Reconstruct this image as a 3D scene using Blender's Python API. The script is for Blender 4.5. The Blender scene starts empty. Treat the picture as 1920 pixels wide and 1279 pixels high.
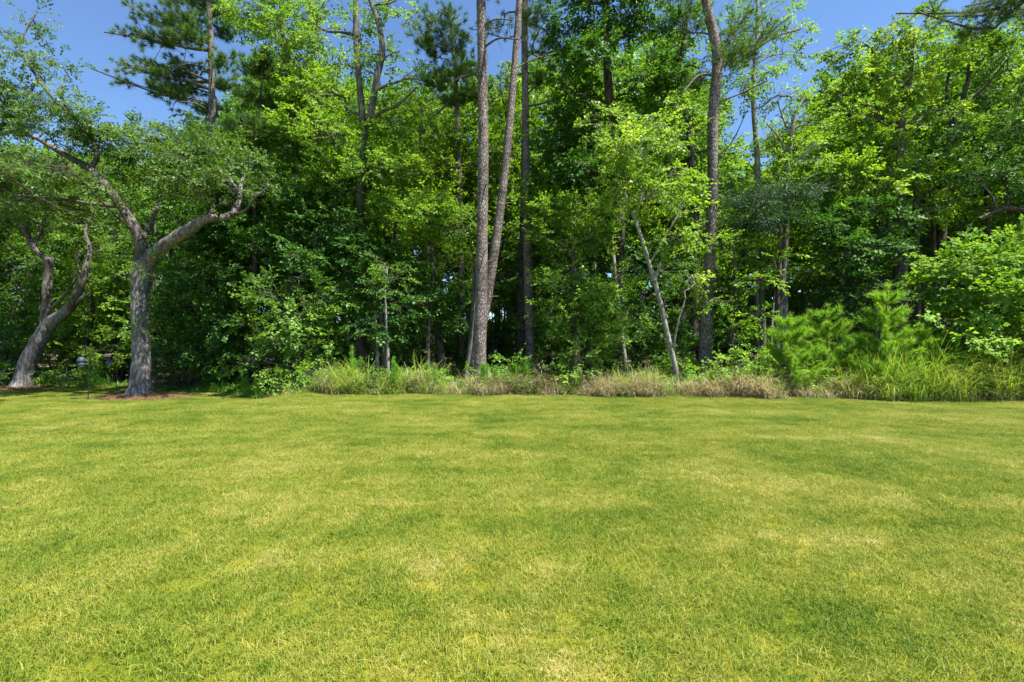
import bpy, math
import numpy as np
from mathutils import Vector

# ------------------------------------------------------------------ camera, sky, sun, exposure
sc = bpy.context.scene
COL = sc.collection
CAM_H = 1.5
F = 907.0                                   # focal length in pixels of a 1920 px wide frame

cd = bpy.data.cameras.new('camera')
cam = bpy.data.objects.new('camera', cd)
COL.objects.link(cam)
cam.location = (0, 0, CAM_H)
cam.rotation_euler = (math.radians(90), 0, 0)
cd.sensor_width = 36.0
cd.lens = 36.0 * F / 1920.0
cd.clip_start = 0.05
cd.clip_end = 1500
sc.camera = cam

SUN_EL = math.radians(66)
SUN_AZ = math.radians(119)                  # clockwise from +Y (the view direction): high, from the right
sun_dir = Vector((math.sin(SUN_AZ) * math.cos(SUN_EL), math.cos(SUN_AZ) * math.cos(SUN_EL), math.sin(SUN_EL)))

world = bpy.data.worlds.new('World')
sc.world = world
world.use_nodes = True
wn = world.node_tree
wn.nodes.clear()
sky = wn.nodes.new('ShaderNodeTexSky')
sky.sky_type = 'NISHITA'
sky.sun_disc = False
sky.sun_elevation = SUN_EL
sky.sun_rotation = SUN_AZ
sky.altitude = 0
sky.air_density = 1.0
sky.dust_density = 0.0
sky.ozone_density = 8.0
bg = wn.nodes.new('ShaderNodeBackground')
bg.inputs['Strength'].default_value = 0.068
wo = wn.nodes.new('ShaderNodeOutputWorld')
wn.links.new(sky.outputs[0], bg.inputs[0])
wn.links.new(bg.outputs[0], wo.inputs[0])

ld = bpy.data.lights.new('sun', 'SUN')
ld.energy = 5.0
ld.angle = math.radians(0.53)
ld.color = (1.0, 0.955, 0.87)
sun = bpy.data.objects.new('sun', ld)
sun.rotation_euler = sun_dir.to_track_quat('Z', 'Y').to_euler()
sun.location = (0, 0, 40)
COL.objects.link(sun)

vs = sc.view_settings
vs.view_transform = 'Standard'
vs.look = 'None'
vs.exposure = 1.75
vs.gamma = 1.0
vs.use_curve_mapping = False
cy = sc.cycles
cy.max_bounces = 7
cy.diffuse_bounces = 4
cy.glossy_bounces = 2
cy.transmission_bounces = 4
cy.use_denoising = True
cy.sample_clamp_indirect = 6.0

# ------------------------------------------------------------------ helpers
RNG = np.random.default_rng(7)
UP = np.array((0.0, 0.0, 1.0))


def P(px, py, Y):
    """a direction in the photograph and a real distance -> a point of the place"""
    return np.array(((px - 960) / F * Y, Y, CAM_H - (py - 639.5) / F * Y))


def lip(x, y):
    """signed distance from the edge of the raised lawn (positive = on the lower ground, left)"""
    return (-7.8 + (y - 7.35) * 0.34 + 0.12 * np.sin(y * 1.3)) - x


def ground(x, y):
    x = np.asarray(x, float)
    y = np.asarray(y, float)
    t = np.clip(lip(x, y) / 0.32, 0, 1)
    s = t * t * (3 - 2 * t)
    near = np.clip((16 - y) / 4, 0, 1)
    z = -0.26 * s + 0.03 * np.exp(-((lip(x, y) + 0.25) / 0.4) ** 2)
    z = z + near * (0.018 * np.sin(x * 0.9 + 0.6 * y) + 0.014 * np.sin(1.7 * y - 0.5 * x + 1.0) + 0.008 * np.sin(3.1 * x + 2.2 * y))
    far = np.clip((y - 22) / 60, 0, 1)
    return z + 1.2 * far


def unit(v):
    return v / np.maximum(np.linalg.norm(v, axis=-1, keepdims=True), 1e-9)


def rand_unit(rng, n):
    return unit(rng.normal(size=(n, 3)))


def mesh_from(name, verts, faces, attrs=None, smooth=False):
    """faces: (M,k) int array, one k per mesh"""
    me = bpy.data.meshes.new(name)
    verts = np.ascontiguousarray(verts, dtype=np.float32)
    faces = np.ascontiguousarray(faces, dtype=np.int32)
    m, k = faces.shape
    me.vertices.add(len(verts))
    me.vertices.foreach_set('co', verts.ravel())
    me.loops.add(m * k)
    me.loops.foreach_set('vertex_index', faces.ravel())
    me.polygons.add(m)
    me.polygons.foreach_set('loop_start', np.arange(0, m * k, k, dtype=np.int32))
    if smooth:
        me.polygons.foreach_set('use_smooth', np.ones(m, dtype=bool))
    me.update(calc_edges=True)
    for an, arr in (attrs or {}).items():
        a = me.attributes.new(an, 'FLOAT', 'FACE')
        a.data.foreach_set('value', np.ascontiguousarray(arr, dtype=np.float32))
    return me


def link(name, data, mat=None, parent=None, kind=None, loc=None):
    o = bpy.data.objects.new(name, data)
    COL.objects.link(o)
    if data is not None and mat is not None and not data.materials:
        data.materials.append(mat)
    if parent is not None:
        o.parent = parent
    if kind:
        o['kind'] = kind
    if loc is not None:
        o.location = loc
    return o


def tag(o, label, cat, group=None):
    o['label'] = label
    o['category'] = cat
    if group:
        o['group'] = group
    return o


def thing(name, label, cat, loc, group=None):
    return tag(link(name, None, loc=tuple(float(v) for v in loc)), label, cat, group)


def smooth_path(pts, n):
    """Catmull-Rom through the rows of pts (any number of columns)"""
    p = np.asarray(pts, float)
    if len(p) == 2:
        t = np.linspace(0, 1, n)[:, None]
        return p[0] * (1 - t) + p[1] * t
    q = np.vstack((2 * p[0] - p[1], p, 2 * p[-1] - p[-2]))
    seg = len(p) - 1
    out = []
    for u in np.linspace(0, seg - 1e-6, n):
        i = int(u)
        t = u - i
        a, b, c, d = q[i], q[i + 1], q[i + 2], q[i + 3]
        out.append(0.5 * (2 * b + (c - a) * t + (2 * a - 5 * b + 4 * c - d) * t * t + (3 * b - a - 3 * c + d) * t ** 3))
    return np.array(out)


class Tubes:
    """collects tapered tubes into one quad mesh"""

    def __init__(self):
        self.v, self.f, self.n = [], [], 0

    def add(self, path, radii, sides=6, rough=0.0, rng=None, lobes=0.0):
        path = np.asarray(path, float)
        radii = np.asarray(radii, float)
        n = len(path)
        tan = unit(np.gradient(path, axis=0))
        ref = np.array((1.0, 0.15, 0.1)) if abs(tan[:, 2]).mean() > 0.6 else np.array((0.1, 0.05, 1.0))
        a = unit(np.cross(tan, ref))
        b = np.cross(tan, a)
        th = np.linspace(0, 2 * math.pi, sides, endpoint=False)
        rr = np.repeat(radii[:, None], sides, 1)
        if rough and rng is not None:
            j = rng.normal(size=(n, sides))
            j = (j + np.roll(j, 1, 0) + np.roll(j, 1, 1)) / 3
            rr = rr * (1 + rough * j)
        if lobes:
            w = np.linspace(1, 0, n)[:, None] ** 5
            rr = rr * (1 + lobes * (0.3 + w) * np.sin(th * 5 + np.linspace(0, 1.5, n)[:, None]))
        v = path[:, None, :] + rr[:, :, None] * (np.cos(th)[None, :, None] * a[:, None, :] + np.sin(th)[None, :, None] * b[:, None, :])
        self.v.append(v.reshape(-1, 3))
        i = np.arange(n - 1)[:, None] * sides
        s = np.arange(sides)[None, :]
        s2 = (s + 1) % sides
        q = np.stack((i + s, i + s2, i + sides + s2, i + sides + s), -1).reshape(-1, 4)
        self.f.append(q + self.n)
        self.n += n * sides

    def mesh(self, name, origin=(0, 0, 0)):
        return mesh_from(name, np.concatenate(self.v) - np.asarray(origin), np.concatenate(self.f), smooth=True)


def leaf_quads(pos, d, nrm, L, W):
    d = unit(d)
    side = unit(np.cross(d, nrm))
    nn = np.cross(side, d)
    L = L[:, None]
    W = W[:, None]
    v0 = pos
    v1 = pos + d * L * 0.42 + side * W * 0.5 + nn * W * 0.12
    v2 = pos + d * L - nn * L * 0.12
    v3 = pos + d * L * 0.42 - side * W * 0.5 + nn * W * 0.12
    v = np.stack((v0, v1, v2, v3), 1).reshape(-1, 3)
    f = np.arange(len(pos) * 4).reshape(-1, 4)
    return v, f


def needle_tris(pos, d, L, W, rng):
    d = unit(d)
    side = unit(np.cross(d, rand_unit(rng, len(pos))))
    L = L[:, None]
    W = W[:, None]
    v = np.stack((pos - side * W * 0.5, pos + side * W * 0.5, pos + d * L - UP * L * 0.08), 1).reshape(-1, 3)
    f = np.arange(len(pos) * 3).reshape(-1, 3)
    return v, f


# ------------------------------------------------------------------ materials
def new_mat(name):
    m = bpy.data.materials.new(name)
    m.use_nodes = True
    nt = m.node_tree
    nt.nodes.clear()
    return m, nt, nt.nodes, nt.links


def ramp(nodes, stops):
    r = nodes.new('ShaderNodeValToRGB')
    e = r.color_ramp.elements
    e[0].position, e[0].color = stops[0][0], (*stops[0][1], 1)
    e[1].position, e[1].color = stops[-1][0], (*stops[-1][1], 1)
    for p, c in stops[1:-1]:
        n = e.new(p)
        n.color = (*c, 1)
    return r


def leaf_mat(name, dark, mid, light, trans=0.45, rough=0.45, spec=0.35, tint=(1.25, 1.2, 0.45), noise_scale=0.5):
    if not name.startswith(('straw', 'dead', 'dry', 'hanging')):
        dark, mid, light = (tuple(c * g for c, g in zip(t, (1.42, 1.62, 1.3))) for t in (dark, mid, light))
    m, nt, N, Lk = new_mat(name)
    at = N.new('ShaderNodeAttribute')
    at.attribute_name = 'rnd'
    ge = N.new('ShaderNodeNewGeometry')
    nz = N.new('ShaderNodeTexNoise')
    nz.inputs['Scale'].default_value = noise_scale
    nz.inputs['Detail'].default_value = 3
    Lk.new(ge.outputs['Position'], nz.inputs['Vector'])
    ad = N.new('ShaderNodeMath')
    ad.operation = 'MULTIPLY_ADD'
    Lk.new(nz.outputs['Fac'], ad.inputs[0])
    ad.inputs[1].default_value = 0.8
    sb = N.new('ShaderNodeMath')
    sb.operation = 'SUBTRACT'
    Lk.new(at.outputs['Fac'], sb.inputs[0])
    sb.inputs[1].default_value = 0.4
    ti = N.new('ShaderNodeAttribute')
    ti.attribute_type = 'INSTANCER'
    ti.attribute_name = 'tone'
    s2 = N.new('ShaderNodeMath')
    s2.operation = 'ADD'
    Lk.new(sb.outputs[0], s2.inputs[0])
    Lk.new(ti.outputs['Fac'], s2.inputs[1])
    Lk.new(s2.outputs[0], ad.inputs[2])
    r = ramp(N, [(0.0, dark), (0.5, mid), (1.0, light)])
    Lk.new(ad.outputs[0], r.inputs[0])
    pb = N.new('ShaderNodeBsdfPrincipled')
    pb.inputs['Roughness'].default_value = rough
    pb.inputs['Specular IOR Level'].default_value = spec
    Lk.new(r.outputs[0], pb.inputs['Base Color'])
    tr = N.new('ShaderNodeBsdfTranslucent')
    mx = N.new('ShaderNodeMix')
    mx.data_type = 'RGBA'
    mx.blend_type = 'MULTIPLY'
    mx.inputs[0].default_value = 1
    Lk.new(r.outputs[0], mx.inputs[6])
    mx.inputs[7].default_value = (*tint, 1)
    Lk.new(mx.outputs[2], tr.inputs[0])
    ms = N.new('ShaderNodeMixShader')
    ms.inputs[0].default_value = trans
    Lk.new(pb.outputs[0], ms.inputs[1])
    Lk.new(tr.outputs[0], ms.inputs[2])
    out = N.new('ShaderNodeOutputMaterial')
    Lk.new(ms.outputs[0], out.inputs[0])
    return m


def bark_mat(name, dark, mid, light, sx=14, sz=3.0, plates=False, bump=0.6, moss=None):
    m, nt, N, Lk = new_mat(name)
    tc = N.new('ShaderNodeTexCoord')
    mp = N.new('ShaderNodeMapping')
    mp.inputs['Scale'].default_value = (sx, sx, sz)
    Lk.new(tc.outputs['Object'], mp.inputs[0])
    if plates:
        t = N.new('ShaderNodeTexVoronoi')
        t.feature = 'DISTANCE_TO_EDGE'
        t.inputs['Scale'].default_value = 1.0
        t.inputs['Randomness'].default_value = 1.0
        fac = t.outputs['Distance']
    else:
        t = N.new('ShaderNodeTexNoise')
        t.inputs['Scale'].default_value = 1.0
        t.inputs['Detail'].default_value = 5
        t.inputs['Roughness'].default_value = 0.62
        fac = t.outputs['Fac']
    Lk.new(mp.outputs[0], t.inputs['Vector'])
    n2 = N.new('ShaderNodeTexNoise')
    n2.inputs['Scale'].default_value = 2.2
    n2.inputs['Detail'].default_value = 4
    Lk.new(tc.outputs['Object'], n2.inputs['Vector'])
    n3 = N.new('ShaderNodeTexNoise')
    n3.inputs['Scale'].default_value = 40
    n3.inputs['Detail'].default_value = 3
    Lk.new(tc.outputs['Object'], n3.inputs['Vector'])
    lo, hi = (0.02, 0.28) if plates else (0.36, 0.66)
    r = ramp(N, [(lo, dark), ((lo + hi) / 2, mid), (hi, light)])
    ad = N.new('ShaderNodeMath')
    ad.operation = 'MULTIPLY_ADD'
    Lk.new(n3.outputs['Fac'], ad.inputs[0])
    ad.inputs[1].default_value = 0.18
    sb = N.new('ShaderNodeMath')
    sb.operation = 'SUBTRACT'
    Lk.new(fac, sb.inputs[0])
    sb.inputs[1].default_value = 0.09
    Lk.new(sb.outputs[0], ad.inputs[2])
    Lk.new(ad.outputs[0], r.inputs[0])
    col = r.outputs[0]
    r2 = ramp(N, [(0.35, (0.62, 0.62, 0.62)), (0.65, (1.2, 1.2, 1.2))])
    Lk.new(n2.outputs['Fac'], r2.inputs[0])
    mx = N.new('ShaderNodeMix')
    mx.data_type = 'RGBA'
    mx.blend_type = 'MULTIPLY'
    mx.inputs[0].default_value = 1
    Lk.new(col, mx.inputs[6])
    Lk.new(r2.outputs[0], mx.inputs[7])
    col = mx.outputs[2]
    if moss:
        n4 = N.new('ShaderNodeTexNoise')
        n4.inputs['Scale'].default_value = 1.3
        n4.inputs['Detail'].default_value = 6
        Lk.new(tc.outputs['Object'], n4.inputs['Vector'])
        r4 = ramp(N, [(0.52, (0, 0, 0)), (0.68, (0.8, 0.8, 0.8))])
        Lk.new(n4.outputs['Fac'], r4.inputs[0])
        m4 = N.new('ShaderNodeMix')
        m4.data_type = 'RGBA'
        Lk.new(r4.outputs[0], m4.inputs[0])
        Lk.new(col, m4.inputs[6])
        m4.inputs[7].default_value = (*moss, 1)
        col = m4.outputs[2]
    pb = N.new('ShaderNodeBsdfPrincipled')
    pb.inputs['Roughness'].default_value = 0.9
    pb.inputs['Specular IOR Level'].default_value = 0.15
    Lk.new(col, pb.inputs['Base Color'])
    bp = N.new('ShaderNodeBump')
    bp.inputs['Strength'].default_value = bump
    bp.inputs['Distance'].default_value = 0.03
    Lk.new(ad.outputs[0], bp.inputs['Height'])
    Lk.new(bp.outputs[0], pb.inputs['Normal'])
    out = N.new('ShaderNodeOutputMaterial')
    Lk.new(pb.outputs[0], out.inputs[0])
    return m


def plain_mat(name, col, rough=0.6, metal=0.0, spec=0.4):
    m, nt, N, Lk = new_mat(name)
    nz = N.new('ShaderNodeTexNoise')
    nz.inputs['Scale'].default_value = 30
    r = ramp(N, [(0.3, tuple(c * 0.75 for c in col)), (0.7, tuple(min(1, c * 1.2) for c in col))])
    Lk.new(nz.outputs['Fac'], r.inputs[0])
    pb = N.new('ShaderNodeBsdfPrincipled')
    pb.inputs['Roughness'].default_value = rough
    pb.inputs['Metallic'].default_value = metal
    pb.inputs['Specular IOR Level'].default_value = spec
    Lk.new(r.outputs[0], pb.inputs['Base Color'])
    out = N.new('ShaderNodeOutputMaterial')
    Lk.new(pb.outputs[0], out.inputs[0])
    return m


LEAF = {
    'oak': leaf_mat('oak_leaf', (0.028, 0.062, 0.012), (0.056, 0.105, 0.018), (0.115, 0.165, 0.032), trans=0.38, rough=0.5, spec=0.3),
    'dark': leaf_mat('dark_leaf', (0.018, 0.05, 0.010), (0.036, 0.088, 0.015), (0.075, 0.15, 0.024), trans=0.38, rough=0.5, spec=0.25),
    'mid': leaf_mat('mid_leaf', (0.03, 0.07, 0.011), (0.062, 0.125, 0.017), (0.13, 0.20, 0.028), trans=0.42, rough=0.5, spec=0.25),
    'bright': leaf_mat('bright_leaf', (0.05, 0.10, 0.013), (0.10, 0.175, 0.019), (0.20, 0.26, 0.03), trans=0.5, rough=0.5, spec=0.25),
    'maple': leaf_mat('maple_leaf', (0.055, 0.11, 0.016), (0.115, 0.185, 0.025), (0.22, 0.28, 0.045), trans=0.48, rough=0.5, spec=0.25),
    'shrub': leaf_mat('shrub_leaf', (0.05, 0.105, 0.016), (0.105, 0.18, 0.026), (0.19, 0.26, 0.045), trans=0.45, rough=0.6, spec=0.15),
    'teal': leaf_mat('teal_leaf', (0.014, 0.035, 0.018), (0.024, 0.058, 0.028), (0.05, 0.09, 0.045), trans=0.25, rough=0.6, spec=0.2),
    'yellow': leaf_mat('yellow_leaf', (0.05, 0.105, 0.014), (0.11, 0.185, 0.02), (0.24, 0.27, 0.033), trans=0.5, rough=0.5, spec=0.25),
    'needle': leaf_mat('pine_needle', (0.03, 0.06, 0.014), (0.055, 0.10, 0.022), (0.10, 0.15, 0.04), trans=0.3, spec=0.2),
    'young': leaf_mat('young_needle', (0.07, 0.14, 0.02), (0.14, 0.23, 0.03), (0.23, 0.32, 0.05), trans=0.45, spec=0.2),
    'moss': leaf_mat('hanging_moss_grey', (0.09, 0.10, 0.07), (0.14, 0.15, 0.11), (0.2, 0.2, 0.15), trans=0.3, spec=0.1),
    'weed': leaf_mat('weed_leaf', (0.06, 0.14, 0.018), (0.10, 0.21, 0.03), (0.17, 0.28, 0.045), trans=0.45, spec=0.2),
    'fern': leaf_mat('fern_leaf', (0.05, 0.11, 0.015), (0.09, 0.17, 0.025), (0.15, 0.23, 0.04), trans=0.45, spec=0.2),
    'grass': leaf_mat('tall_grass_blade', (0.06, 0.105, 0.018), (0.135, 0.19, 0.035), (0.31, 0.31, 0.10), trans=0.42, noise_scale=0.9, spec=0.2),
    'straw': leaf_mat('dead_grass_blade', (0.24, 0.205, 0.11), (0.40, 0.35, 0.20), (0.54, 0.49, 0.31), trans=0.35, tint=(1.1, 1.0, 0.8), spec=0.15, noise_scale=0.9),
    'brush': leaf_mat('dry_brush', (0.09, 0.08, 0.04), (0.16, 0.13, 0.07), (0.24, 0.2, 0.1), trans=0.3, tint=(1.1, 1.0, 0.8), spec=0.15),
    'far': leaf_mat('far_leaf', (0.03, 0.07, 0.012), (0.065, 0.13, 0.018), (0.14, 0.20, 0.028), trans=0.45, noise_scale=0.25, rough=0.5, spec=0.2),
}
BARK = {
    'oak': bark_mat('oak_bark', (0.075, 0.068, 0.065), (0.165, 0.152, 0.147), (0.26, 0.243, 0.233), 16, 3.5, bump=0.9),
    'pine': bark_mat('pine_bark', (0.065, 0.053, 0.049), (0.165, 0.134, 0.122), (0.29, 0.25, 0.23), 22, 9, plates=True, bump=0.7),
    'grey': bark_mat('grey_bark', (0.05, 0.045, 0.038), (0.11, 0.10, 0.085), (0.18, 0.165, 0.14), 18, 4, moss=(0.07, 0.09, 0.04)),
    'pale': bark_mat('pale_bark', (0.13, 0.12, 0.10), (0.22, 0.21, 0.185), (0.34, 0.325, 0.295), 16, 8, bump=0.3),
    'mossy_oak': bark_mat('mossy_oak_bark', (0.045, 0.038, 0.032), (0.10, 0.088, 0.078), (0.18, 0.16, 0.145), 16, 3.5, bump=0.9, moss=(0.055, 0.075, 0.03)),
    'dark': bark_mat('dark_bark', (0.03, 0.025, 0.022), (0.065, 0.055, 0.045), (0.11, 0.095, 0.08), 18, 4),
}


# ------------------------------------------------------------------ broadleaf crown generator
def crown_leaves(blobs, rng, leaf=0.11, aspect=0.7, lai=3.0, gap=0.0, flat=0.72, K=26):
    """blobs: (n,4) centre + radius. Returns leaf arrays and the clump structure for the branches."""
    pos, d, nr, rnd, struct = [], [], [], [], []
    area = leaf * leaf * aspect * 0.5
    for cx, cy_, cz, R in blobs:
        c = np.array((cx, cy_, cz))
        nsub = int(np.clip(5 + R * 6, 6, 20))
        sd = rand_unit(rng, nsub)
        sd[:, 2] = sd[:, 2] * 0.9 + 0.12
        sub = c + sd * R * np.array((1, 1, flat)) * rng.uniform(0.35, 0.95, (nsub, 1))
        sr = R * rng.uniform(0.26, 0.46, nsub)
        keep = rng.random(nsub) >= gap
        sub, sr = sub[keep], sr[keep]
        nsub = len(sub)
        if nsub == 0:
            continue
        nl = lai * math.pi * R * R / area
        ns = max(1, int(nl / K / nsub))
        dirs = rand_unit(rng, nsub * ns).reshape(nsub, ns, 3)
        dirs[..., 2] = dirs[..., 2] * 0.75 + 0.25
        out = unit(sub - c)
        sp = sub[:, None] + dirs * (sr[:, None, None] * rng.uniform(0.35, 1.05, (nsub, ns, 1))) * np.array((1, 1, 0.7))
        srad = np.clip(sr * 0.55, 0.16, 0.38)
        n = unit(UP * 0.75 + 0.45 * out[:, None] + 0.45 * dirs + 0.3 * rng.normal(size=(nsub, ns, 3)))
        S = nsub * ns
        sp = sp.reshape(S, 3)
        n = n.reshape(S, 3)
        a = unit(np.cross(n, rand_unit(rng, S)))
        b = np.cross(n, a)
        rad = np.sqrt(rng.random((S, K)))
        th = rng.uniform(0, 2 * math.pi, (S, K))
        srr = np.repeat(srad, ns)[:, None] * rng.uniform(0.7, 1.3, (S, 1))
        rdir = np.cos(th)[..., None] * a[:, None] + np.sin(th)[..., None] * b[:, None]
        off = rng.normal(0, 0.07, (S, K)) - 0.12 * rad * rad
        pp = sp[:, None] + rdir * (rad * srr)[..., None] + n[:, None] * off[..., None]
        dd = rdir + 0.6 * rng.normal(size=(S, K, 3)) - 0.25 * UP
        nn = n[:, None] + 0.6 * rng.normal(size=(S, K, 3))
        base = np.repeat(rng.uniform(0.3, 0.7, nsub), ns)[:, None] + rng.normal(0, 0.07, (S, 1)) + rng.normal(0, 0.13, (S, K))
        pos.append(pp.reshape(-1, 3))
        d.append(dd.reshape(-1, 3))
        nr.append(nn.reshape(-1, 3))
        rnd.append(base.ravel())
        struct.append((c, R, sub, [sp[i * ns:(i + 1) * ns] for i in range(nsub)]))
    pos = np.concatenate(pos)
    n = len(pos)
    L = leaf * rng.uniform(0.7, 1.3, n)
    v, f = leaf_quads(pos, np.concatenate(d), np.concatenate(nr), L, L * aspect)
    return v, f, np.concatenate(rnd), struct


def make_spray(rng, leaf, aspect, side=5, per=4, length=0.42):
    """one leafy twig along +X, flat in XY: returns vertices, quads, rnd per face, material index per face (1 = twig)"""
    pos, d, nr = [], [], []
    tw = Tubes()
    main = np.array([(0, 0, 0), (length * 0.4, rng.normal(0, 0.02), 0.012), (length * 0.75, rng.normal(0, 0.03), 0.0), (length, rng.normal(0, 0.03), -0.035)])
    main = smooth_path(main, 5)
    tw.add(main, np.linspace(0.035, 0.012, 5) * leaf, 3)
    for k in range(side):
        t = 0.22 + 0.7 * k / side
        p0 = main[min(4, int(t * 4.99))] * 0.5 + main[min(4, int(t * 4.99) + 1)] * 0.5
        sg = 1 if k % 2 else -1
        dv = unit(np.array((0.75, sg * rng.uniform(0.5, 1.0), rng.normal(0, 0.18))))
        ln = length * (0.5 - 0.25 * t) * rng.uniform(0.8, 1.25)
        tip = p0 + dv * ln
        tw.add(np.array((p0, tip)), (0.02 * leaf, 0.008 * leaf), 3)
        for j in range(per):
            q = p0 + dv * ln * (j + 0.7) / per
            pos.append(q + rng.normal(0, 0.012, 3))
            d.append(dv + np.array((0, (1 if j % 2 else -1) * 0.9, 0)) * rng.uniform(0.2, 1) + rng.normal(0, 0.35, 3) - UP * 0.18)
            nr.append(UP + rng.normal(0, 0.42, 3))
    for j in range(per + 3):
        q = main[min(4, 1 + j * 4 // (per + 3))]
        pos.append(q + rng.normal(0, 0.015, 3))
        d.append(np.array((0.8, (1 if j % 2 else -1) * rng.uniform(0.1, 1), -0.15)) + rng.normal(0, 0.25, 3))
        nr.append(UP + rng.normal(0, 0.42, 3))
    n = len(pos)
    L = leaf * rng.uniform(0.6, 1.3, n)
    v, f = leaf_quads(np.array(pos), np.array(d), np.array(nr), L, L * aspect)
    rnd = np.clip(rng.normal(0.5, 0.16, n), 0, 1.1)
    tv, tf = np.concatenate(tw.v), np.concatenate(tw.f)
    mi = np.concatenate((np.zeros(n, int), np.ones(len(tf), int)))
    return np.vstack((v, tv)), np.vstack((f, tf + len(v))), np.concatenate((rnd, np.full(len(tf), 0.5))), mi


def crown_sprays(blobs, rng, cover, lai, gap=0.0, flat=0.72):
    """twigs set along branches that run out from the middle of each bough. cover = leaf area of one twig"""
    P_, X_, Z_, T_, struct = [], [], [], [], []
    for cx, cy_, cz, Rb in blobs:
        c = np.array((cx, cy_, cz))
        Rb = max(0.6 * Rb, Rb - 0.2)                       # the twigs reach beyond their bough
        nb = int(np.clip(7 + Rb * 8, 8, 24))
        dv = rand_unit(rng, nb)
        dv[:, 2] = dv[:, 2] * 0.8 + 0.1
        ln = Rb * rng.uniform(0.45, 1.25, nb)
        tip = c + dv * ln[:, None] * np.array((1, 1, flat))
        keep = rng.random(nb) >= gap
        dv, ln, tip = dv[keep], ln[keep], tip[keep]
        nb = len(dv)
        if nb == 0:
            continue
        tot = lai * math.pi * Rb * Rb / cover
        k = np.maximum(2, (tot * ln / ln.sum()).astype(int))
        idx = np.repeat(np.arange(nb), k)
        S = len(idx)
        t = rng.uniform(0.25, 1.03, S) ** 0.8
        ax = unit(tip - c)[idx]
        side = unit(np.cross(ax, UP) + 1e-4) * rng.choice((-1, 1), S)[:, None]
        p = c + (tip - c)[idx] * t[:, None] + side * (rng.uniform(0, 0.2, S) * Rb)[:, None] + rng.normal(0, 0.06 + 0.05 * Rb, (S, 3)) * np.array((1, 1, 0.8))
        xd = unit(ax * 0.75 + side * rng.uniform(0.1, 0.9, (S, 1)) + 0.45 * rng.normal(size=(S, 3)) - 0.12 * UP)
        z = unit(UP + 0.35 * rng.normal(size=(S, 3)) + 0.3 * ax)
        P_.append(p)
        X_.append(xd)
        Z_.append(z)
        T_.append(rng.normal(0, 0.095, nb)[idx] + rng.normal(0, 0.07, S) + rng.normal(0, 0.06))
        struct.append((c, Rb, tip, None))
    p = np.concatenate(P_)
    x = np.concatenate(X_)
    z = np.concatenate(Z_)
    y = unit(np.cross(z, x))
    z = np.cross(x, y)
    scl = rng.uniform(0.7, 1.3, len(p))
    return p, np.stack((x, y, z), -1), scl, np.concatenate(T_), struct


def euler_of(M):
    ey = -np.arcsin(np.clip(M[:, 2, 0], -1, 1))
    ex = np.arctan2(M[:, 2, 1], M[:, 2, 2])
    ez = np.arctan2(M[:, 1, 0], M[:, 0, 0])
    return np.stack((ex, ey, ez), 1)


SPRAY = {}


def spray_group(leafkey, barkkey, leaf, aspect):
    """geometry-node group that sets one of five leafy twigs on every point"""
    key = (leafkey, barkkey, round(leaf, 3), round(aspect, 2))
    if key in SPRAY:
        return SPRAY[key]
    rng = np.random.default_rng(int(leaf * 1e4) + len(SPRAY))
    ng = bpy.data.node_groups.new('leafy_twigs', 'GeometryNodeTree')
    ng.interface.new_socket('Geometry', in_out='INPUT', socket_type='NodeSocketGeometry')
    ng.interface.new_socket('Geometry', in_out='OUTPUT', socket_type='NodeSocketGeometry')
    N, Lk = ng.nodes, ng.links
    gi, go, join = N.new('NodeGroupInput'), N.new('NodeGroupOutput'), N.new('GeometryNodeJoinGeometry')
    for k in range(5):
        v, f, rnd, mi = make_spray(rng, leaf, aspect, side=4 + k % 3, per=4 + (k == 2), length=0.30 + leaf * 1.5 + 0.03 * k)
        me = mesh_from('leafy_twig', v, f, {'rnd': rnd})
        me.materials.append(LEAF[leafkey])
        me.materials.append(BARK[barkkey])
        me.polygons.foreach_set('material_index', mi.astype(np.int32))
        oi = N.new('GeometryNodeObjectInfo')
        oi.inputs['Object'].default_value = bpy.data.objects.new('leafy_twig', me)
        oi.inputs['As Instance'].default_value = True
        Lk.new(oi.outputs['Geometry'], join.inputs[0])
    iop = N.new('GeometryNodeInstanceOnPoints')
    Lk.new(gi.outputs[0], iop.inputs['Points'])
    Lk.new(join.outputs[0], iop.inputs['Instance'])
    iop.inputs['Pick Instance'].default_value = True
    na = N.new('GeometryNodeInputNamedAttribute')
    na.data_type = 'FLOAT_VECTOR'
    na.inputs['Name'].default_value = 'rot'
    Lk.new(na.outputs['Attribute'], iop.inputs['Rotation'])
    nb = N.new('GeometryNodeInputNamedAttribute')
    nb.data_type = 'FLOAT'
    nb.inputs['Name'].default_value = 'scl'
    Lk.new(nb.outputs['Attribute'], iop.inputs['Scale'])
    Lk.new(iop.outputs[0], go.inputs[0])
    SPRAY[key] = ng
    return ng


def leaf_cover(leaf, aspect):
    return 27 * 0.5 * (leaf * 0.95) ** 2 * aspect


def link_crown(name, p, M, scl, tone, leafkey, barkkey, leaf, aspect, parent, origin):
    me = bpy.data.meshes.new(name)
    me.vertices.add(len(p))
    me.vertices.foreach_set('co', np.ascontiguousarray(p - origin, dtype=np.float32).ravel())
    a = me.attributes.new('rot', 'FLOAT_VECTOR', 'POINT')
    a.data.foreach_set('vector', euler_of(M).astype(np.float32).ravel())
    for an, arr in (('scl', scl), ('tone', tone)):
        a = me.attributes.new(an, 'FLOAT', 'POINT')
        a.data.foreach_set('value', np.ascontiguousarray(arr, dtype=np.float32))
    me.materials.append(LEAF[leafkey])
    o = link(name, me, None, parent, 'stuff')
    md = o.modifiers.new('leafy_twigs', 'NODES')
    md.node_group = spray_group(leafkey, barkkey, leaf, aspect)
    return o


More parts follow.
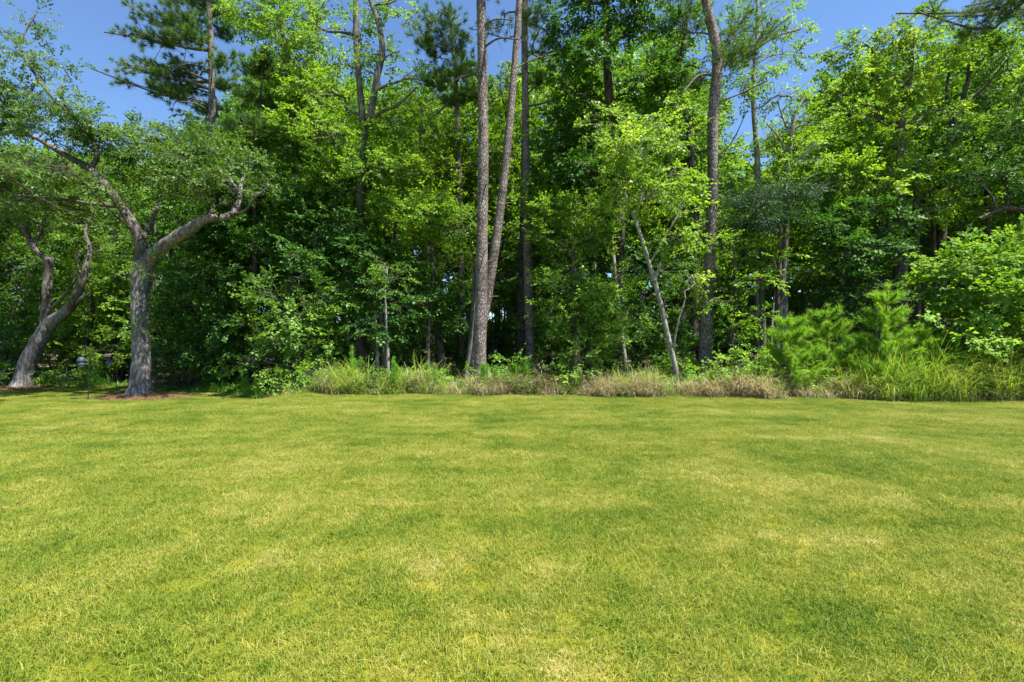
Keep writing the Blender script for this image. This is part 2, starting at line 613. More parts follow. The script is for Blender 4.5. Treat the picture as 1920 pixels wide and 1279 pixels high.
def baked_sprays(blobs, rng, leaf, aspect, lai, gap=0.05, side=3, per=3, length=0.5):
    """the same twigs written out as plain faces, for crowns shared by many trees"""
    tpl = [make_spray(rng, leaf, aspect, side, per, length) for _ in range(5)]
    nleaf = np.mean([(t[3] == 0).sum() for t in tpl])
    p, M, scl, tone, st = crown_sprays(np.asarray(blobs, float), rng, nleaf * 0.5 * leaf * leaf * aspect, lai, gap)
    V, Fq, Rn, n0 = [], [], [], 0
    which = rng.integers(0, 5, len(p))
    for k in range(5):
        v, f, rnd, mi = tpl[k]
        lf = mi == 0
        f, rnd = f[lf], rnd[lf]
        v = v[:len(f) * 4]
        sel = np.where(which == k)[0]
        vv = np.einsum('nij,vj->nvi', M[sel], v) * scl[sel][:, None, None] + p[sel][:, None]
        ff = f[None] + (np.arange(len(sel)) * len(v))[:, None, None] + n0
        n0 += len(sel) * len(v)
        V.append(vv.reshape(-1, 3))
        Fq.append(ff.reshape(-1, 4))
        Rn.append((rnd[None] + tone[sel][:, None]).ravel())
    return np.concatenate(V), np.concatenate(Fq), np.concatenate(Rn), st


def limb_tubes(start, r0, st, rng, twigs=4, arch=0.25):
    """one limb: from the trunk to a clump of the crown, with its branches and twigs"""
    c, R, sub, sprays = st
    tb = Tubes()
    tw = Tubes()
    dist = np.linalg.norm(c - start)
    mid = (start + c) / 2 + UP * arch * dist * 0.4 + rng.normal(0, 0.11 * dist, 3)
    q = start * 0.7 + c * 0.3 + rng.normal(0, 0.03 * dist, 3) + UP * arch * dist * 0.2
    n = max(6, int(dist / 0.25))
    q2 = mid * 0.45 + c * 0.55 + rng.normal(0, 0.06 * dist, 3)
    path = smooth_path([start, q, mid, q2, c], min(n, 18))
    re = max(0.012, r0 * 0.4)
    tb.add(path, np.linspace(r0, re, len(path)), 6, 0.06, rng)
    m = len(path)
    for i, s in enumerate(sub):
        k = int(rng.uniform(0.55, 1.0) * (m - 1))
        p0 = path[k]
        dd = np.linalg.norm(s - p0)
        pm = (p0 + s) / 2 + rng.normal(0, 0.1 * dd, 3) + UP * 0.1 * dd
        bp = smooth_path([p0, pm, s], 5)
        rb = min(re * 0.8, 0.008 + 0.012 * dd)
        tw.add(bp, np.linspace(rb, rb * 0.45, 5), 4)
        sp = sprays[i] if sprays is not None else ()
        for t in () if sprays is None else rng.choice(len(sp), min(twigs, len(sp)), replace=False):
            pm = (s + sp[t]) / 2 + rng.normal(0, 0.05, 3)
            tw.add(np.array((bp[3], pm, sp[t])), (rb * 0.5, rb * 0.4, 0.003), 3)
    return tb, tw


def link_limb(name, pair, origin, mat, root):
    tb, tw = pair
    lb = link(name, tb.mesh(name, origin), mat, root)
    if tw.n:
        link('twig', tw.mesh('twig', origin), mat, lb, 'stuff')
    return lb


def add_crown(root, origin, trunk_path, trunk_rad, blobs, leafmat, barkmat, rng, leaf=0.11, aspect=0.7, lai=3.0,
              gap=0.0, flat=0.72, twigs=4, max_limbs=40, arch=0.25, limb_scale=1.0, limb_bark=None, shrink=1.0):
    blobs = [(b[0], b[1], b[2], b[3] * shrink) for b in blobs]
    p, M, scl, tone, struct = crown_sprays(np.asarray(blobs, float), rng, leaf_cover(leaf, aspect), lai, gap, flat)
    link_crown('crown', p, M, scl, tone, leafmat, barkmat, leaf, aspect, root, origin)
    barkmat = BARK[limb_bark or barkmat]
    for st in struct[:max_limbs]:
        c = st[0]
        hd = np.hypot(trunk_path[:, 0] - c[0], trunk_path[:, 1] - c[1])
        score = 0.7 * np.abs(trunk_path[:, 2] - (c[2] - 0.45 * hd)) + 0.9 * hd
        score[trunk_path[:, 2] < origin[2] + 0.8] += 5
        k = int(np.argmin(score))
        r0 = min(trunk_rad[k] * 0.55, 0.02 + 0.022 * np.linalg.norm(c - trunk_path[k])) * limb_scale
        link_limb('limb', limb_tubes(trunk_path[k], r0, st, rng, twigs, arch), origin, barkmat, root)


def px_path(pts, Y):
    """[(px, py, width_px, dY)] -> 3-D polyline with radii"""
    out = []
    for t in pts:
        dY = t[3] if len(t) > 3 else 0
        yy = Y + dY
        off = math.cos(math.atan((t[0] - 960) / F))          # a round trunk looks wider towards the sides of a wide frame
        out.append((*P(t[0], t[1], yy), t[2] * off / F * yy / 2))
    return np.array(out)


def trunk_from(pts, Y, to_ground=True, n=40, seed=0):
    p = px_path(pts, Y)
    if to_ground:
        g = float(ground(p[0, 0], p[0, 1])) - 0.05
        p[0, 2] = g
    p = p[np.concatenate(([True], np.abs(np.diff(p[:, 2])) + np.abs(np.diff(p[:, 0])) > 1e-4))]
    s = smooth_path(p, n)
    s[:, 3] = np.maximum(s[:, 3], 0.004)
    return s[:, :3], s[:, 3]


def px_blobs(bl, Y):
    out = []
    for b in bl:
        yy = Y + (b[3] if len(b) > 3 else 0)
        out.append((*P(b[0], b[1], yy), b[2] * math.cos(math.atan((b[0] - 960) / F)) ** 0.7 / F * yy))
    return out


def broad_tree(name, label, trunk, Y, blobs, leafkey, barkkey, seed, group=None, cat='tree', sides=12, stems=(), rough=0.05, lobes=0.0,
               flare=1.0, nring=46, leaf=0.11, **kw):
    rng = np.random.default_rng(seed)
    kw['leaf'] = max(0.055, leaf * 0.7)
    kw['lai'] = kw.get('lai', 2.2) * 0.95
    tp, tr = trunk_from(trunk, Y, n=nring)
    h = tp[:, 2] - tp[0, 2]
    tr = tr * (1 + 0.45 * flare * np.exp(-h / 0.22))
    origin = np.array((tp[0, 0], tp[0, 1], tp[0, 2] + 0.05))
    root = thing(name, label, cat, origin, group)
    tb = Tubes()
    tb.add(tp, tr, sides, rough, rng, lobes)
    link('trunk', tb.mesh('trunk', origin), BARK[barkkey], root)
    allp, allr = [tp], [tr]
    for s in stems:
        q = px_path(s, Y)
        w = smooth_path(q, max(10, 5 * len(s)))
        tb = Tubes()
        tb.add(w[:, :3], np.maximum(w[:, 3], 0.005), 10, rough, rng)
        link('limb', tb.mesh('limb', origin), BARK['mossy_oak' if barkkey == 'oak' and len(s) > 3 and s[0][2] < 31 else barkkey], root)
        allp.append(w[:, :3])
        allr.append(w[:, 3])
    add_crown(root, origin, np.vstack(allp), np.concatenate(allr), px_blobs(blobs, Y), leafkey, barkkey, rng, **kw)
    return root


# ------------------------------------------------------------------ pine generator
def tuft_needles(tips, axes, rng, n=34, length=0.2, width=0.007, spread=0.9, shoot=0.16):
    T = len(tips)
    k = rng.random((T, n, 1))
    base = tips[:, None] - axes[:, None] * shoot * k
    d = axes[:, None] * rng.uniform(0.35, 1.0, (T, n, 1)) + spread * rand_unit(rng, T * n).reshape(T, n, 3)
    L = length * rng.uniform(0.7, 1.15, T * n)
    v, f = needle_tris(base.reshape(-1, 3), d.reshape(-1, 3), L, np.full(T * n, width), rng)
    rnd = (np.repeat(rng.uniform(0.3, 0.7, T), n) + rng.normal(0, 0.1, T * n))
    return v, f, rnd


def pine_branch(tb, start, end, r0, rng, tips, axes, nt=14, size=0.6, sag=0.12, sides=5):
    """a limb with side shoots whose ends carry needle tufts"""
    dist = np.linalg.norm(end - start)
    mid = (start + end) / 2 + rng.normal(0, 0.06 * dist, 3) - UP * sag * dist
    path = smooth_path([start, start * 0.75 + end * 0.25 + rng.normal(0, 0.03 * dist, 3), mid, end], 9)
    tb.add(path, np.linspace(r0, r0 * 0.35, 9), sides, 0.06, rng)
    for i in range(nt):
        k = rng.uniform(0.55, 1.0)
        p0 = path[int(k * 8)]
        dv = unit(unit(end - start) * 0.5 + rand_unit(rng, 1)[0] * np.array((1, 1, 0.5)) + UP * 0.25)
        tip = p0 + dv * size * rng.uniform(0.35, 1.1)
        tb.add(np.array((p0, (p0 + tip) / 2 + rng.normal(0, 0.04, 3), tip)), (r0 * 0.32, r0 * 0.25, 0.004), 3)
        tips.append(tip)
        axes.append(unit(dv + UP * 0.4))
        if rng.random() < 0.7:
            t2 = (p0 + tip) / 2 + rng.normal(0, 0.12, 3) + UP * 0.06
            tips.append(t2)
            axes.append(unit(dv + UP * 0.5 + rng.normal(0, 0.3, 3)))


def pine_tree(name, label, trunk, Y, seed, top=21.0, clumps=(), bare=(), barkkey='pine', crown_from=12.5, group=None, crown_r=2.6,
              nbr=16, tuft=dict(n=46, width=0.010, length=0.22), sides=14, needle='needle', brs=1.0):
    """trunk given as far as the photograph shows it; goes on straight to `top` metres where the frame cuts it"""
    rng = np.random.default_rng(seed)
    p = px_path(trunk, Y)
    p[0, 2] = float(ground(p[0, 0], p[0, 1])) - 0.05
    if top and top > p[-1, 2]:
        d = (p[-1, :3] - p[-2, :3])
        d = d / d[2]
        hh = top - p[-1, 2]
        ext = p[-1, :3] + d * hh * 0.5 * np.array((0.7, 0.7, 1))
        ext2 = p[-1, :3] + d * hh * np.array((0.5, 0.5, 1))
        p = np.vstack((p, (*ext, p[-1, 3] * 0.65), (*ext2, 0.03)))
    s = smooth_path(p, 70)
    tp, tr = s[:, :3], np.maximum(s[:, 3], 0.02)
    h = tp[:, 2] - tp[0, 2]
    tr = tr * (1 + 0.35 * np.exp(-h / 0.25))
    origin = tp[0] + UP * 0.05
    root = thing(name, label, 'tree', origin, group)
    tb = Tubes()
    tb.add(tp, tr, sides, 0.035, rng)
    link('trunk', tb.mesh('trunk', origin), BARK[barkkey], root)
    for k in range(9):                                      # broken stubs of dead branches
        z = rng.uniform(2.2, min(10.5, tp[-1, 2] * 0.7))
        q = int(np.argmin(np.abs(tp[:, 2] - z)))
        az = rng.uniform(0, 2 * math.pi)
        dv = np.array((math.cos(az), math.sin(az), rng.uniform(-0.1, 0.4)))
        ln = tr[q] + rng.uniform(0.06, 0.3)
        b = Tubes()
        b.add(np.array((tp[q] + dv * tr[q] * 0.6, tp[q] + dv * (tr[q] + ln) * 0.5 + UP * 0.01, tp[q] + dv * ln)), (0.022, 0.016, 0.009), 5)
        link('branch_stub', b.mesh('branch_stub', origin), BARK['grey'], root)
    tips, axes = [], []

    def at_h(z):
        return tp[int(np.argmin(np.abs(tp[:, 2] - z)))]
    for c in clumps:                                        # (px, py, r_px, dY, attach_py)
        end = P(c[0], c[1], Y + c[3])
        st = at_h(CAM_H - (c[4] - 639.5) / F * Y)
        b = Tubes()
        Rm = c[2] / F * Y
        pine_branch(b, st, end, max(0.02, 0.016 * np.linalg.norm(end - st)) * brs, rng, tips, axes, nt=int(14 + 22 * Rm), size=Rm)
        link('limb', b.mesh('limb', origin), BARK['dark' if barkkey == 'dark' else 'grey'], root)
    for pts in bare:                                        # dead branches: [(px, py, w_px, dY), ...]
        w = smooth_path(px_path(pts, Y), 12)
        b = Tubes()
        b.add(w[:, :3], np.maximum(w[:, 3], 0.006), 5, 0.08, rng)
        for i in range(5):
            k = rng.integers(4, 12)
            e = w[k, :3] + rng.normal(0, 0.25, 3)
            b.add(np.array((w[k, :3], (w[k, :3] + e) / 2 + rng.normal(0, 0.04, 3), e)), (0.008, 0.006, 0.003), 3)
        link('limb', b.mesh('limb', origin), BARK['grey'], root)
    if top:
        for i in range(nbr):
            z = crown_from + (top - crown_from) * (i + 0.5) / nbr
            st = at_h(z)
            az = i * 2.4 + rng.uniform(-0.4, 0.4)
            ln = crown_r * (1 - 0.6 * i / nbr) * rng.uniform(0.7, 1.15)
            end = st + np.array((math.cos(az) * ln, math.sin(az) * ln, ln * rng.uniform(0.1, 0.5)))
            b = Tubes()
            pine_branch(b, st, end, 0.04, rng, tips, axes, nt=12, size=0.75)
            link('limb', b.mesh('limb', origin), BARK['grey'], root)
    v, f, rnd = tuft_needles(np.array(tips), np.array(axes), rng, **tuft)
    link('crown', mesh_from('crown', v - origin, f, {'rnd': rnd}), LEAF[needle], root, 'stuff')
    return root


def young_pine(label, px, Y, top_py, wid_px, seed, lean=0.0):
    rng = np.random.default_rng(seed)
    x = (px - 960) / F * Y
    g = float(ground(x, Y))
    H = CAM_H - (top_py - 639.5) / F * Y - g
    Rm = wid_px / F * Y / 2
    root = thing('young_pine', label, 'pine', (x, Y, g), 'young pines at the wood edge')
    tb = Tubes()
    leader = smooth_path([(0, 0, -0.04), (lean * 0.3, 0.03, H * 0.5), (lean, 0, H)], 14)
    tb.add(leader, np.linspace(0.035, 0.01, 14), 7, 0.05, rng)
    link('trunk', tb.mesh('trunk'), BARK['grey'], root)
    tips, axes = [leader[-1]], [UP]
    nwh = 8
    br = Tubes()
    for w in range(nwh):
        t = 0.1 + 0.86 * w / nwh
        st = leader[int(t * 13)]
        for k in range(6):
            az = 2 * math.pi * (k + rng.uniform(-0.3, 0.3)) / 6 + w
            ln = Rm * (1.12 - t) ** 0.75 * rng.uniform(0.75, 1.2)
            end = st + np.array((math.cos(az) * ln, math.sin(az) * ln, ln * rng.uniform(0.35, 0.75)))
            md = (st + end) / 2 - UP * 0.08 * ln
            pth = smooth_path([st, md, end], 6)
            br.add(pth, np.linspace(0.012, 0.006, 6), 4)
            for j in range(4):
                q = pth[min(5, 2 + j)]
                a = unit((end - st) / max(ln, 0.1) * 0.6 + UP * 0.55 + rng.normal(0, 0.35, 3))
                tips.append(q + a * 0.1)
                axes.append(a)
    link('branching', br.mesh('branching'), BARK['grey'], root, 'stuff')
    v, f, rnd = tuft_needles(np.array(tips), np.array(axes), rng, n=95, length=0.18, width=0.011, spread=0.62, shoot=0.22)
    link('crown', mesh_from('crown', v, f, {'rnd': rnd}), LEAF['young'], root, 'stuff')
    return root


# ------------------------------------------------------------------ the ground
EX = [-400, -60, -20, -13, -11, -8.5, -6.9, -3, 0, 3, 8.6, 10, 13, 20, 60, 400]
EY = [60, 24, 19.5, 18.2, 16.6, 15.8, 13.9, 13.6, 13.5, 13.2, 12.6, 12.15, 12.1, 12.3, 14, 40]


def edge(x):
    """where the mown lawn ends and the rough growth begins"""
    return np.interp(x, EX, EY) + 0.13 * np.sin(np.asarray(x) * 1.7) + 0.09 * np.sin(np.asarray(x) * 4.3 + 1) + 0.06 * np.sin(np.asarray(x) * 11.0 + 2)


def lawn_colour(N, Lk, use_rnd):
    ge = N.new('ShaderNodeNewGeometry')

    def noise(scale, detail, rough=0.55, dist=0.0, stretch=None):
        t = N.new('ShaderNodeTexNoise')
        t.inputs['Scale'].default_value = scale
        t.inputs['Detail'].default_value = detail
        t.inputs['Roughness'].default_value = rough
        t.inputs['Distortion'].default_value = dist
        if stretch:
            mp = N.new('ShaderNodeMapping')
            mp.inputs['Scale'].default_value = stretch
            mp.inputs['Rotation'].default_value = (0, 0, 0.06)
            Lk.new(ge.outputs['Position'], mp.inputs[0])
            Lk.new(mp.outputs[0], t.inputs['Vector'])
        else:
            Lk.new(ge.outputs['Position'], t.inputs['Vector'])
        return t.outputs['Fac']

    def madd(a, m, b):
        n = N.new('ShaderNodeMath')
        n.operation = 'MULTIPLY_ADD'
        Lk.new(a, n.inputs[0])
        n.inputs[1].default_value = m
        if isinstance(b, float):
            n.inputs[2].default_value = b
        else:
            Lk.new(b, n.inputs[2])
        return n.outputs[0]
    v = madd(noise(0.6, 4, 0.6, 0.3), 1.2, -1.045)
    v = madd(noise(1.0, 3, 0.5, 0.0, (0.16, 2.1, 1.0)), 0.5, v)          # passes of the mower
    v = madd(noise(2.6, 4, 0.6), 0.85, v)
    v = madd(noise(12, 3), 0.5, v)
    if use_rnd:
        at = N.new('ShaderNodeAttribute')
        at.attribute_name = 'rnd'
        v = madd(at.outputs['Fac'], 0.7, v)
        v = madd(v, 1.0, -0.37)
    r = ramp(N, [(0.06, (0.07, 0.142, 0.011)), (0.34, (0.163, 0.229, 0.020)), (0.59, (0.264, 0.297, 0.038)), (0.82, (0.36, 0.35, 0.085)), (1.0, (0.48, 0.44, 0.18))])
    Lk.new(v, r.inputs[0])
    return r.outputs[0], v


def make_lawn_mats():
    m, nt, N, Lk = new_mat('lawn_turf')
    c, v = lawn_colour(N, Lk, False)
    dk = N.new('ShaderNodeMix')
    dk.data_type = 'RGBA'
    dk.blend_type = 'MULTIPLY'
    dk.inputs[0].default_value = 1
    Lk.new(c, dk.inputs[6])
    dk.inputs[7].default_value = (0.55, 0.46, 0.42, 1)
    pb = N.new('ShaderNodeBsdfPrincipled')
    pb.inputs['Roughness'].default_value = 0.95
    pb.inputs['Specular IOR Level'].default_value = 0.05
    Lk.new(dk.outputs[2], pb.inputs['Base Color'])
    out = N.new('ShaderNodeOutputMaterial')
    Lk.new(pb.outputs[0], out.inputs[0])
    b, nt, N, Lk = new_mat('lawn_blade')
    c, v = lawn_colour(N, Lk, True)
    pb = N.new('ShaderNodeBsdfPrincipled')
    pb.inputs['Roughness'].default_value = 0.55
    pb.inputs['Specular IOR Level'].default_value = 0.25
    Lk.new(c, pb.inputs['Base Color'])
    tr = N.new('ShaderNodeBsdfTranslucent')
    Lk.new(c, tr.inputs[0])
    ms = N.new('ShaderNodeMixShader')
    ms.inputs[0].default_value = 0.4
    Lk.new(pb.outputs[0], ms.inputs[1])
    Lk.new(tr.outputs[0], ms.inputs[2])
    out = N.new('ShaderNodeOutputMaterial')
    Lk.new(ms.outputs[0], out.inputs[0])
    return m, b


TURF, BLADE = make_lawn_mats()


def litter_mat():
    m, nt, N, Lk = new_mat('leaf_litter')
    ge = N.new('ShaderNodeNewGeometry')
    t = N.new('ShaderNodeTexNoise')
    t.inputs['Scale'].default_value = 9
    t.inputs['Detail'].default_value = 6
    Lk.new(ge.outputs['Position'], t.inputs['Vector'])
    r = ramp(N, [(0.3, (0.03, 0.024, 0.014)), (0.5, (0.075, 0.055, 0.03)), (0.72, (0.14, 0.10, 0.055))])
    Lk.new(t.outputs['Fac'], r.inputs[0])
    pb = N.new('ShaderNodeBsdfPrincipled')
    pb.inputs['Roughness'].default_value = 0.95
    Lk.new(r.outputs[0], pb.inputs['Base Color'])
    bp = N.new('ShaderNodeBump')
    bp.inputs['Distance'].default_value = 0.05
    Lk.new(t.outputs['Fac'], bp.inputs['Height'])
    Lk.new(bp.outputs[0], pb.inputs['Normal'])
    out = N.new('ShaderNodeOutputMaterial')
    Lk.new(pb.outputs[0], out.inputs[0])
    return m


LITTER = litter_mat()


def grid_mesh(name, X, Y, Z):
    ny, nx = X.shape
    v = np.stack((X, Y, Z), -1).reshape(-1, 3)
    i = np.arange(ny - 1)[:, None] * nx
    j = np.arange(nx - 1)[None, :]
    f = np.stack((i + j, i + j + 1, i + nx + j + 1, i + nx + j), -1).reshape(-1, 4)
    return mesh_from(name, v, f, smooth=True)


far = np.array([26, 32, 40, 55, 80, 130, 220, 400, 800])
gx = np.concatenate((-far[::-1], np.arange(-22, 22.01, 0.2), far))
gy = np.concatenate((-far[::-1], np.arange(-20, 0, 1.0), np.arange(0, 20.01, 0.2), far))
GX, GY = np.meshgrid(gx, gy)
lawn = link('lawn', grid_mesh('lawn', GX, GY, ground(GX, GY)), TURF, kind='structure')
fx = np.concatenate((-far[::-1], np.arange(-22, 22.01, 0.25), far))
ft = np.concatenate((np.arange(0.25, 8, 0.25), np.array([9, 11, 14, 18, 24, 32, 45, 65, 100, 200, 400])))
FX, FT = np.meshgrid(fx, ft)
FY = edge(FX) + FT
bumps = 0.02 + 0.03 * np.clip(FT / 2, 0, 1) * (1 + np.sin(FX * 2.1 + FY) * np.sin(FY * 1.7 - FX * 0.6))
bumps = np.where(FT < 0.3, -0.01, bumps)
floor_ = link('forest_floor', grid_mesh('forest_floor', FX, FY, ground(FX, FY) + bumps), LITTER, kind='structure')


# mown grass: patches of real blades laid over the whole visible lawn
def blade_patch(name, rng, n=1250, size=0.42):
    x = rng.uniform(-size / 2, size / 2, n)
    y = rng.uniform(-size / 2, size / 2, n)
    h = rng.uniform(0.018, 0.048, n)
    az = rng.uniform(0, 2 * math.pi, n)
    lean = rng.uniform(0.2, 1.15, n)
    flop = rng.random(n) < 0.12
    lean[flop] = rng.uniform(2.0, 3.5, flop.sum())
    w = rng.uniform(0.0022, 0.0040, n)
    d = np.stack((np.cos(az), np.sin(az), np.zeros(n)), 1)
    s = np.stack((-np.sin(az), np.cos(az), np.zeros(n)), 1)
    tw = rng.uniform(-1.2, 1.2, n)[:, None]
    s = s * np.cos(tw) + d * np.sin(tw)
    b = np.stack((x, y, np.full(n, -0.004)), 1)
    h1 = (h * 0.55)[:, None]
    mid = b + UP * h1 + d * h1 * lean[:, None] * 0.45
    tip = b + UP * (h / (1 + 0.25 * lean))[:, None] + d * (h * lean * 0.85)[:, None]
    w = w[:, None]
    v = np.stack((b - s * w / 2, b + s * w / 2, mid + s * w * 0.42, mid - s * w * 0.42, tip), 1).reshape(-1, 3)
    k = np.arange(n)[:, None] * 5
    f = np.concatenate((k + [0, 1, 2], k + [0, 2, 3], k + [3, 2, 4]), 1).reshape(-1, 3)
    rnd = np.clip(rng.normal(0.47, 0.17, n), 0, 1)
    rnd[flop] += 0.35
    return mesh_from(name, v, f, {'rnd': np.repeat(rnd, 3)})


def lawn_points():
    st = 0.25
    xs = np.arange(-19, 17, st)
    ys = np.arange(0.9, 20, st)
    X, Y = np.meshgrid(xs, ys)
    r = np.random.default_rng(3)
    X = (X + r.uniform(-0.08, 0.08, X.shape)).ravel()
    Y = (Y + r.uniform(-0.08, 0.08, Y.shape)).ravel()
    k = (Y < edge(X) + 0.35) & (np.abs(X) < Y * 1.15 + 2.5)
    return np.stack((X[k], Y[k], ground(X[k], Y[k])), 1)


def instance_object(name, pts, meshes, mat, smin, smax, seed=0):
    me = bpy.data.meshes.new(name)
    me.from_pydata([tuple(p) for p in pts], [], [])
    me.materials.append(mat)
    ob = link(name, me, None, kind='stuff')
    ng = bpy.data.node_groups.new(name, 'GeometryNodeTree')
    ng.interface.new_socket('Geometry', in_out='INPUT', socket_type='NodeSocketGeometry')
    ng.interface.new_socket('Geometry', in_out='OUTPUT', socket_type='NodeSocketGeometry')
    N, Lk = ng.nodes, ng.links
    gi = N.new('NodeGroupInput')
    go = N.new('NodeGroupOutput')
    join = N.new('GeometryNodeJoinGeometry')
    for m_ in meshes:
        m_.materials.append(mat)
        src = bpy.data.objects.new(m_.name, m_)
        oi = N.new('GeometryNodeObjectInfo')
        oi.inputs['Object'].default_value = src
        oi.inputs['As Instance'].default_value = True
        Lk.new(oi.outputs['Geometry'], join.inputs[0])
    iop = N.new('GeometryNodeInstanceOnPoints')
    Lk.new(gi.outputs[0], iop.inputs['Points'])
    Lk.new(join.outputs[0], iop.inputs['Instance'])
    iop.inputs['Pick Instance'].default_value = True
    rr = N.new('FunctionNodeRandomValue')
    rr.data_type = 'FLOAT_VECTOR'
    rr.inputs[0].default_value = (0, 0, 0)
    rr.inputs[1].default_value = (0, 0, 6.2832)
    Lk.new(rr.outputs[0], iop.inputs['Rotation'])
    rs = N.new('FunctionNodeRandomValue')
    rs.data_type = 'FLOAT'
    rs.inputs[2].default_value = smin
    rs.inputs[3].default_value = smax
    Lk.new(rs.outputs[1], iop.inputs['Scale'])
    Lk.new(iop.outputs[0], go.inputs[0])
    md = ob.modifiers.new('blades', 'NODES')
    md.node_group = ng
    return ob


patches = [blade_patch('grass_patch', np.random.default_rng(50 + i)) for i in range(4)]
lg = instance_object('lawn_grass', lawn_points(), patches, BLADE, 0.92, 1.12)
tag(lg, 'short mown grass of the lawn with yellowed patches', 'grass')


# ------------------------------------------------------------------ tall growth along the lawn edge
def blade_strips(n, x, y, h, w, bend, rng, tipw=0.15, seg=5):
    az = rng.uniform(0, 2 * math.pi, n)
    d = np.stack((np.cos(az), np.sin(az), np.zeros(n)), 1)
    s = np.stack((-np.sin(az), np.cos(az), np.zeros(n)), 1)
    base = np.stack((x, y, ground(x, y) - 0.01), 1)
    t = np.linspace(0, 1, seg)[None, :, None]
    hh = h[:, None, None]
    bb = bend[:, None, None]
    ctr = base[:, None] + UP * hh * (t - 0.42 * bb * t ** 2.6) + d[:, None] * hh * bb * 0.75 * t ** 2
    wd = w[:, None, None] * (1 - (1 - tipw) * t ** 1.5) * 0.5
    v = np.stack((ctr - s[:, None] * wd, ctr + s[:, None] * wd), 2).reshape(-1, 3)
    k = np.arange(n)[:, None, None] * (seg * 2)
    i = np.arange(seg - 1)[None, :, None] * 2
    f = (k + i + np.array([0, 1, 3, 2])[None, None]).reshape(-1, 4)
    return v, f, np.repeat(np.clip(rng.normal(0.5, 0.24, n), 0, 1), seg - 1)


def grass_band(name, label, n, x0, x1, d0, d1, h0, h1, mat, seed, w=0.014, bend=(0.3, 1.5), clump=0.35, prof=None):
    rng = np.random.default_rng(seed)
    nc = max(4, int(n / 22))
    cx = rng.uniform(x0, x1, nc)
    cd_ = rng.uniform(d0, d1, nc)
    ch = rng.uniform(0.35, 1.2, nc)
    patch = np.sin(cx * 2.1 + seed) + 0.8 * np.sin(cx * 4.7 + seed * 2) + rng.normal(0, 0.5, nc)
    ch = rng.uniform(0.6, 1.1, nc) if seed == 11 else ch * np.clip(0.8 + 0.25 * patch, 0.35, 1.2)
    wt = np.clip(0.9 + 0.6 * patch, 0.05, 2) if mat in ('grass', 'straw') and seed != 11 else np.ones(nc)
    i = rng.choice(nc, n, p=wt / wt.sum())
    x = cx[i] + rng.normal(0, clump * 0.5, n)
    dd = np.maximum(cd_[i] + rng.normal(0, clump * 0.5, n), d0 - 0.05 - 0.22 * rng.random(nc)[i] ** 2)
    y = edge(x) + dd
    h = ch[i] * rng.uniform(h0, h1, n) * (0.6 + 0.4 * np.clip((dd - d0) / max(d1 - d0, 0.1) * 2, 0, 1))
    if prof is not None:
        h = h * prof(x)
    v, f, rnd = blade_strips(n, x, y, h, rng.uniform(0.6, 1.4, n) * w, rng.uniform(*bend, n), rng)
    o = link(name, mesh_from(name, v, f, {'rnd': rnd}), LEAF[mat], kind='stuff')
    return tag(o, label, 'grass')


def bank_grass():
    rng = np.random.default_rng(23)
    n = 5600
    y = rng.uniform(5.5, 12.6, n)
    y = y[(np.sin(y * 3.1) + np.sin(y * 7.3 + 1) + rng.normal(0, 0.7, n)) > -0.1]
    n = len(y)
    x = -7.8 + (y - 7.35) * 0.34 + 0.12 * np.sin(y * 1.3) - rng.normal(0.05, 0.09, n)
    v, f, rnd = blade_strips(n, x, y, rng.uniform(0.035, 0.10, n), np.full(n, 0.008), rng.uniform(0.2, 1.5, n), rng, seg=3)
    tag(link('bank_grass', mesh_from('bank_grass', v, f, {'rnd': rnd}), LEAF['brush'], kind='stuff'), 'thin line of longer brownish grass along the low bank on the left', 'grass')


bank_grass()


def XP(px, Y=13.2):
    return (px - 960) / F * Y


grass_band('tall_grass', 'tall bright green grass in front of the leafy shrub', 15000, XP(1600, 12.4), XP(2150, 12.4), -0.05, 1.7, 0.9, 2.0, 'grass', 11, w=0.019,
           prof=lambda x: np.interp(x, [XP(1600, 12.4), XP(1680, 12.4), XP(1800, 12.4), 20], [0.6, 0.95, 1.15, 1.15]))
grass_band('tall_grass', 'tall light green grass along the lawn left of the twin pines', 7500, XP(490, 13.8), XP(790), 0.0, 0.9, 0.5, 1.15, 'grass', 12, w=0.018, bend=(0.4, 1.4))
grass_band('tall_grass', 'sparse green grass blades growing among the dead tan grass', 5500, XP(770), XP(1600, 12.6), 0.0, 1.0, 0.6, 1.3, 'grass', 13, w=0.015)
grass_band('dead_grass', 'dead tan grass lying along the middle of the lawn edge', 13000, XP(1030), XP(1600, 12.6), -0.08, 0.6, 0.4, 0.95, 'straw', 14, w=0.014, bend=(0.5, 1.6))
grass_band('dead_grass', 'small dry tan grass patch in front of the twin pines', 3200, XP(780), XP(950), 0.0, 0.6, 0.4, 0.9, 'straw', 15, w=0.012, bend=(0.5, 1.6))
grass_band('dead_grass', 'bleached dry stalks mixed into the tall grass left of the twin pines', 3000, XP(490, 13.8), XP(790), -0.03, 0.6, 0.4, 1.1, 'straw', 19, w=0.012, bend=(0.4, 1.7))
grass_band('dead_grass', 'dry brown stalks at the foot of the tall grass on the right', 2600, XP(1600, 12.4), XP(2150, 12.4), -0.08, 0.6, 0.3, 0.9, 'straw', 20, w=0.012, bend=(0.5, 1.7))
grass_band('ground_cover', 'low weedy ground cover in the shade beside the big oak', 3200, XP(300, 16), XP(490, 14.5), -0.05, 0.9, 0.2, 0.55, 'fern', 16, w=0.02)
grass_band('ground_cover', 'low green weeds along the wood edge behind the leaning oak', 2600, XP(-60, 19), XP(240, 18), -0.05, 0.9, 0.2, 0.6, 'fern', 17, w=0.022)
grass_band('forest_undergrowth', 'dim low undergrowth on the floor of the wood', 5200, -16, 16, 1.2, 9, 0.2, 0.7, 'mid', 18, w=0.03, clump=0.8)


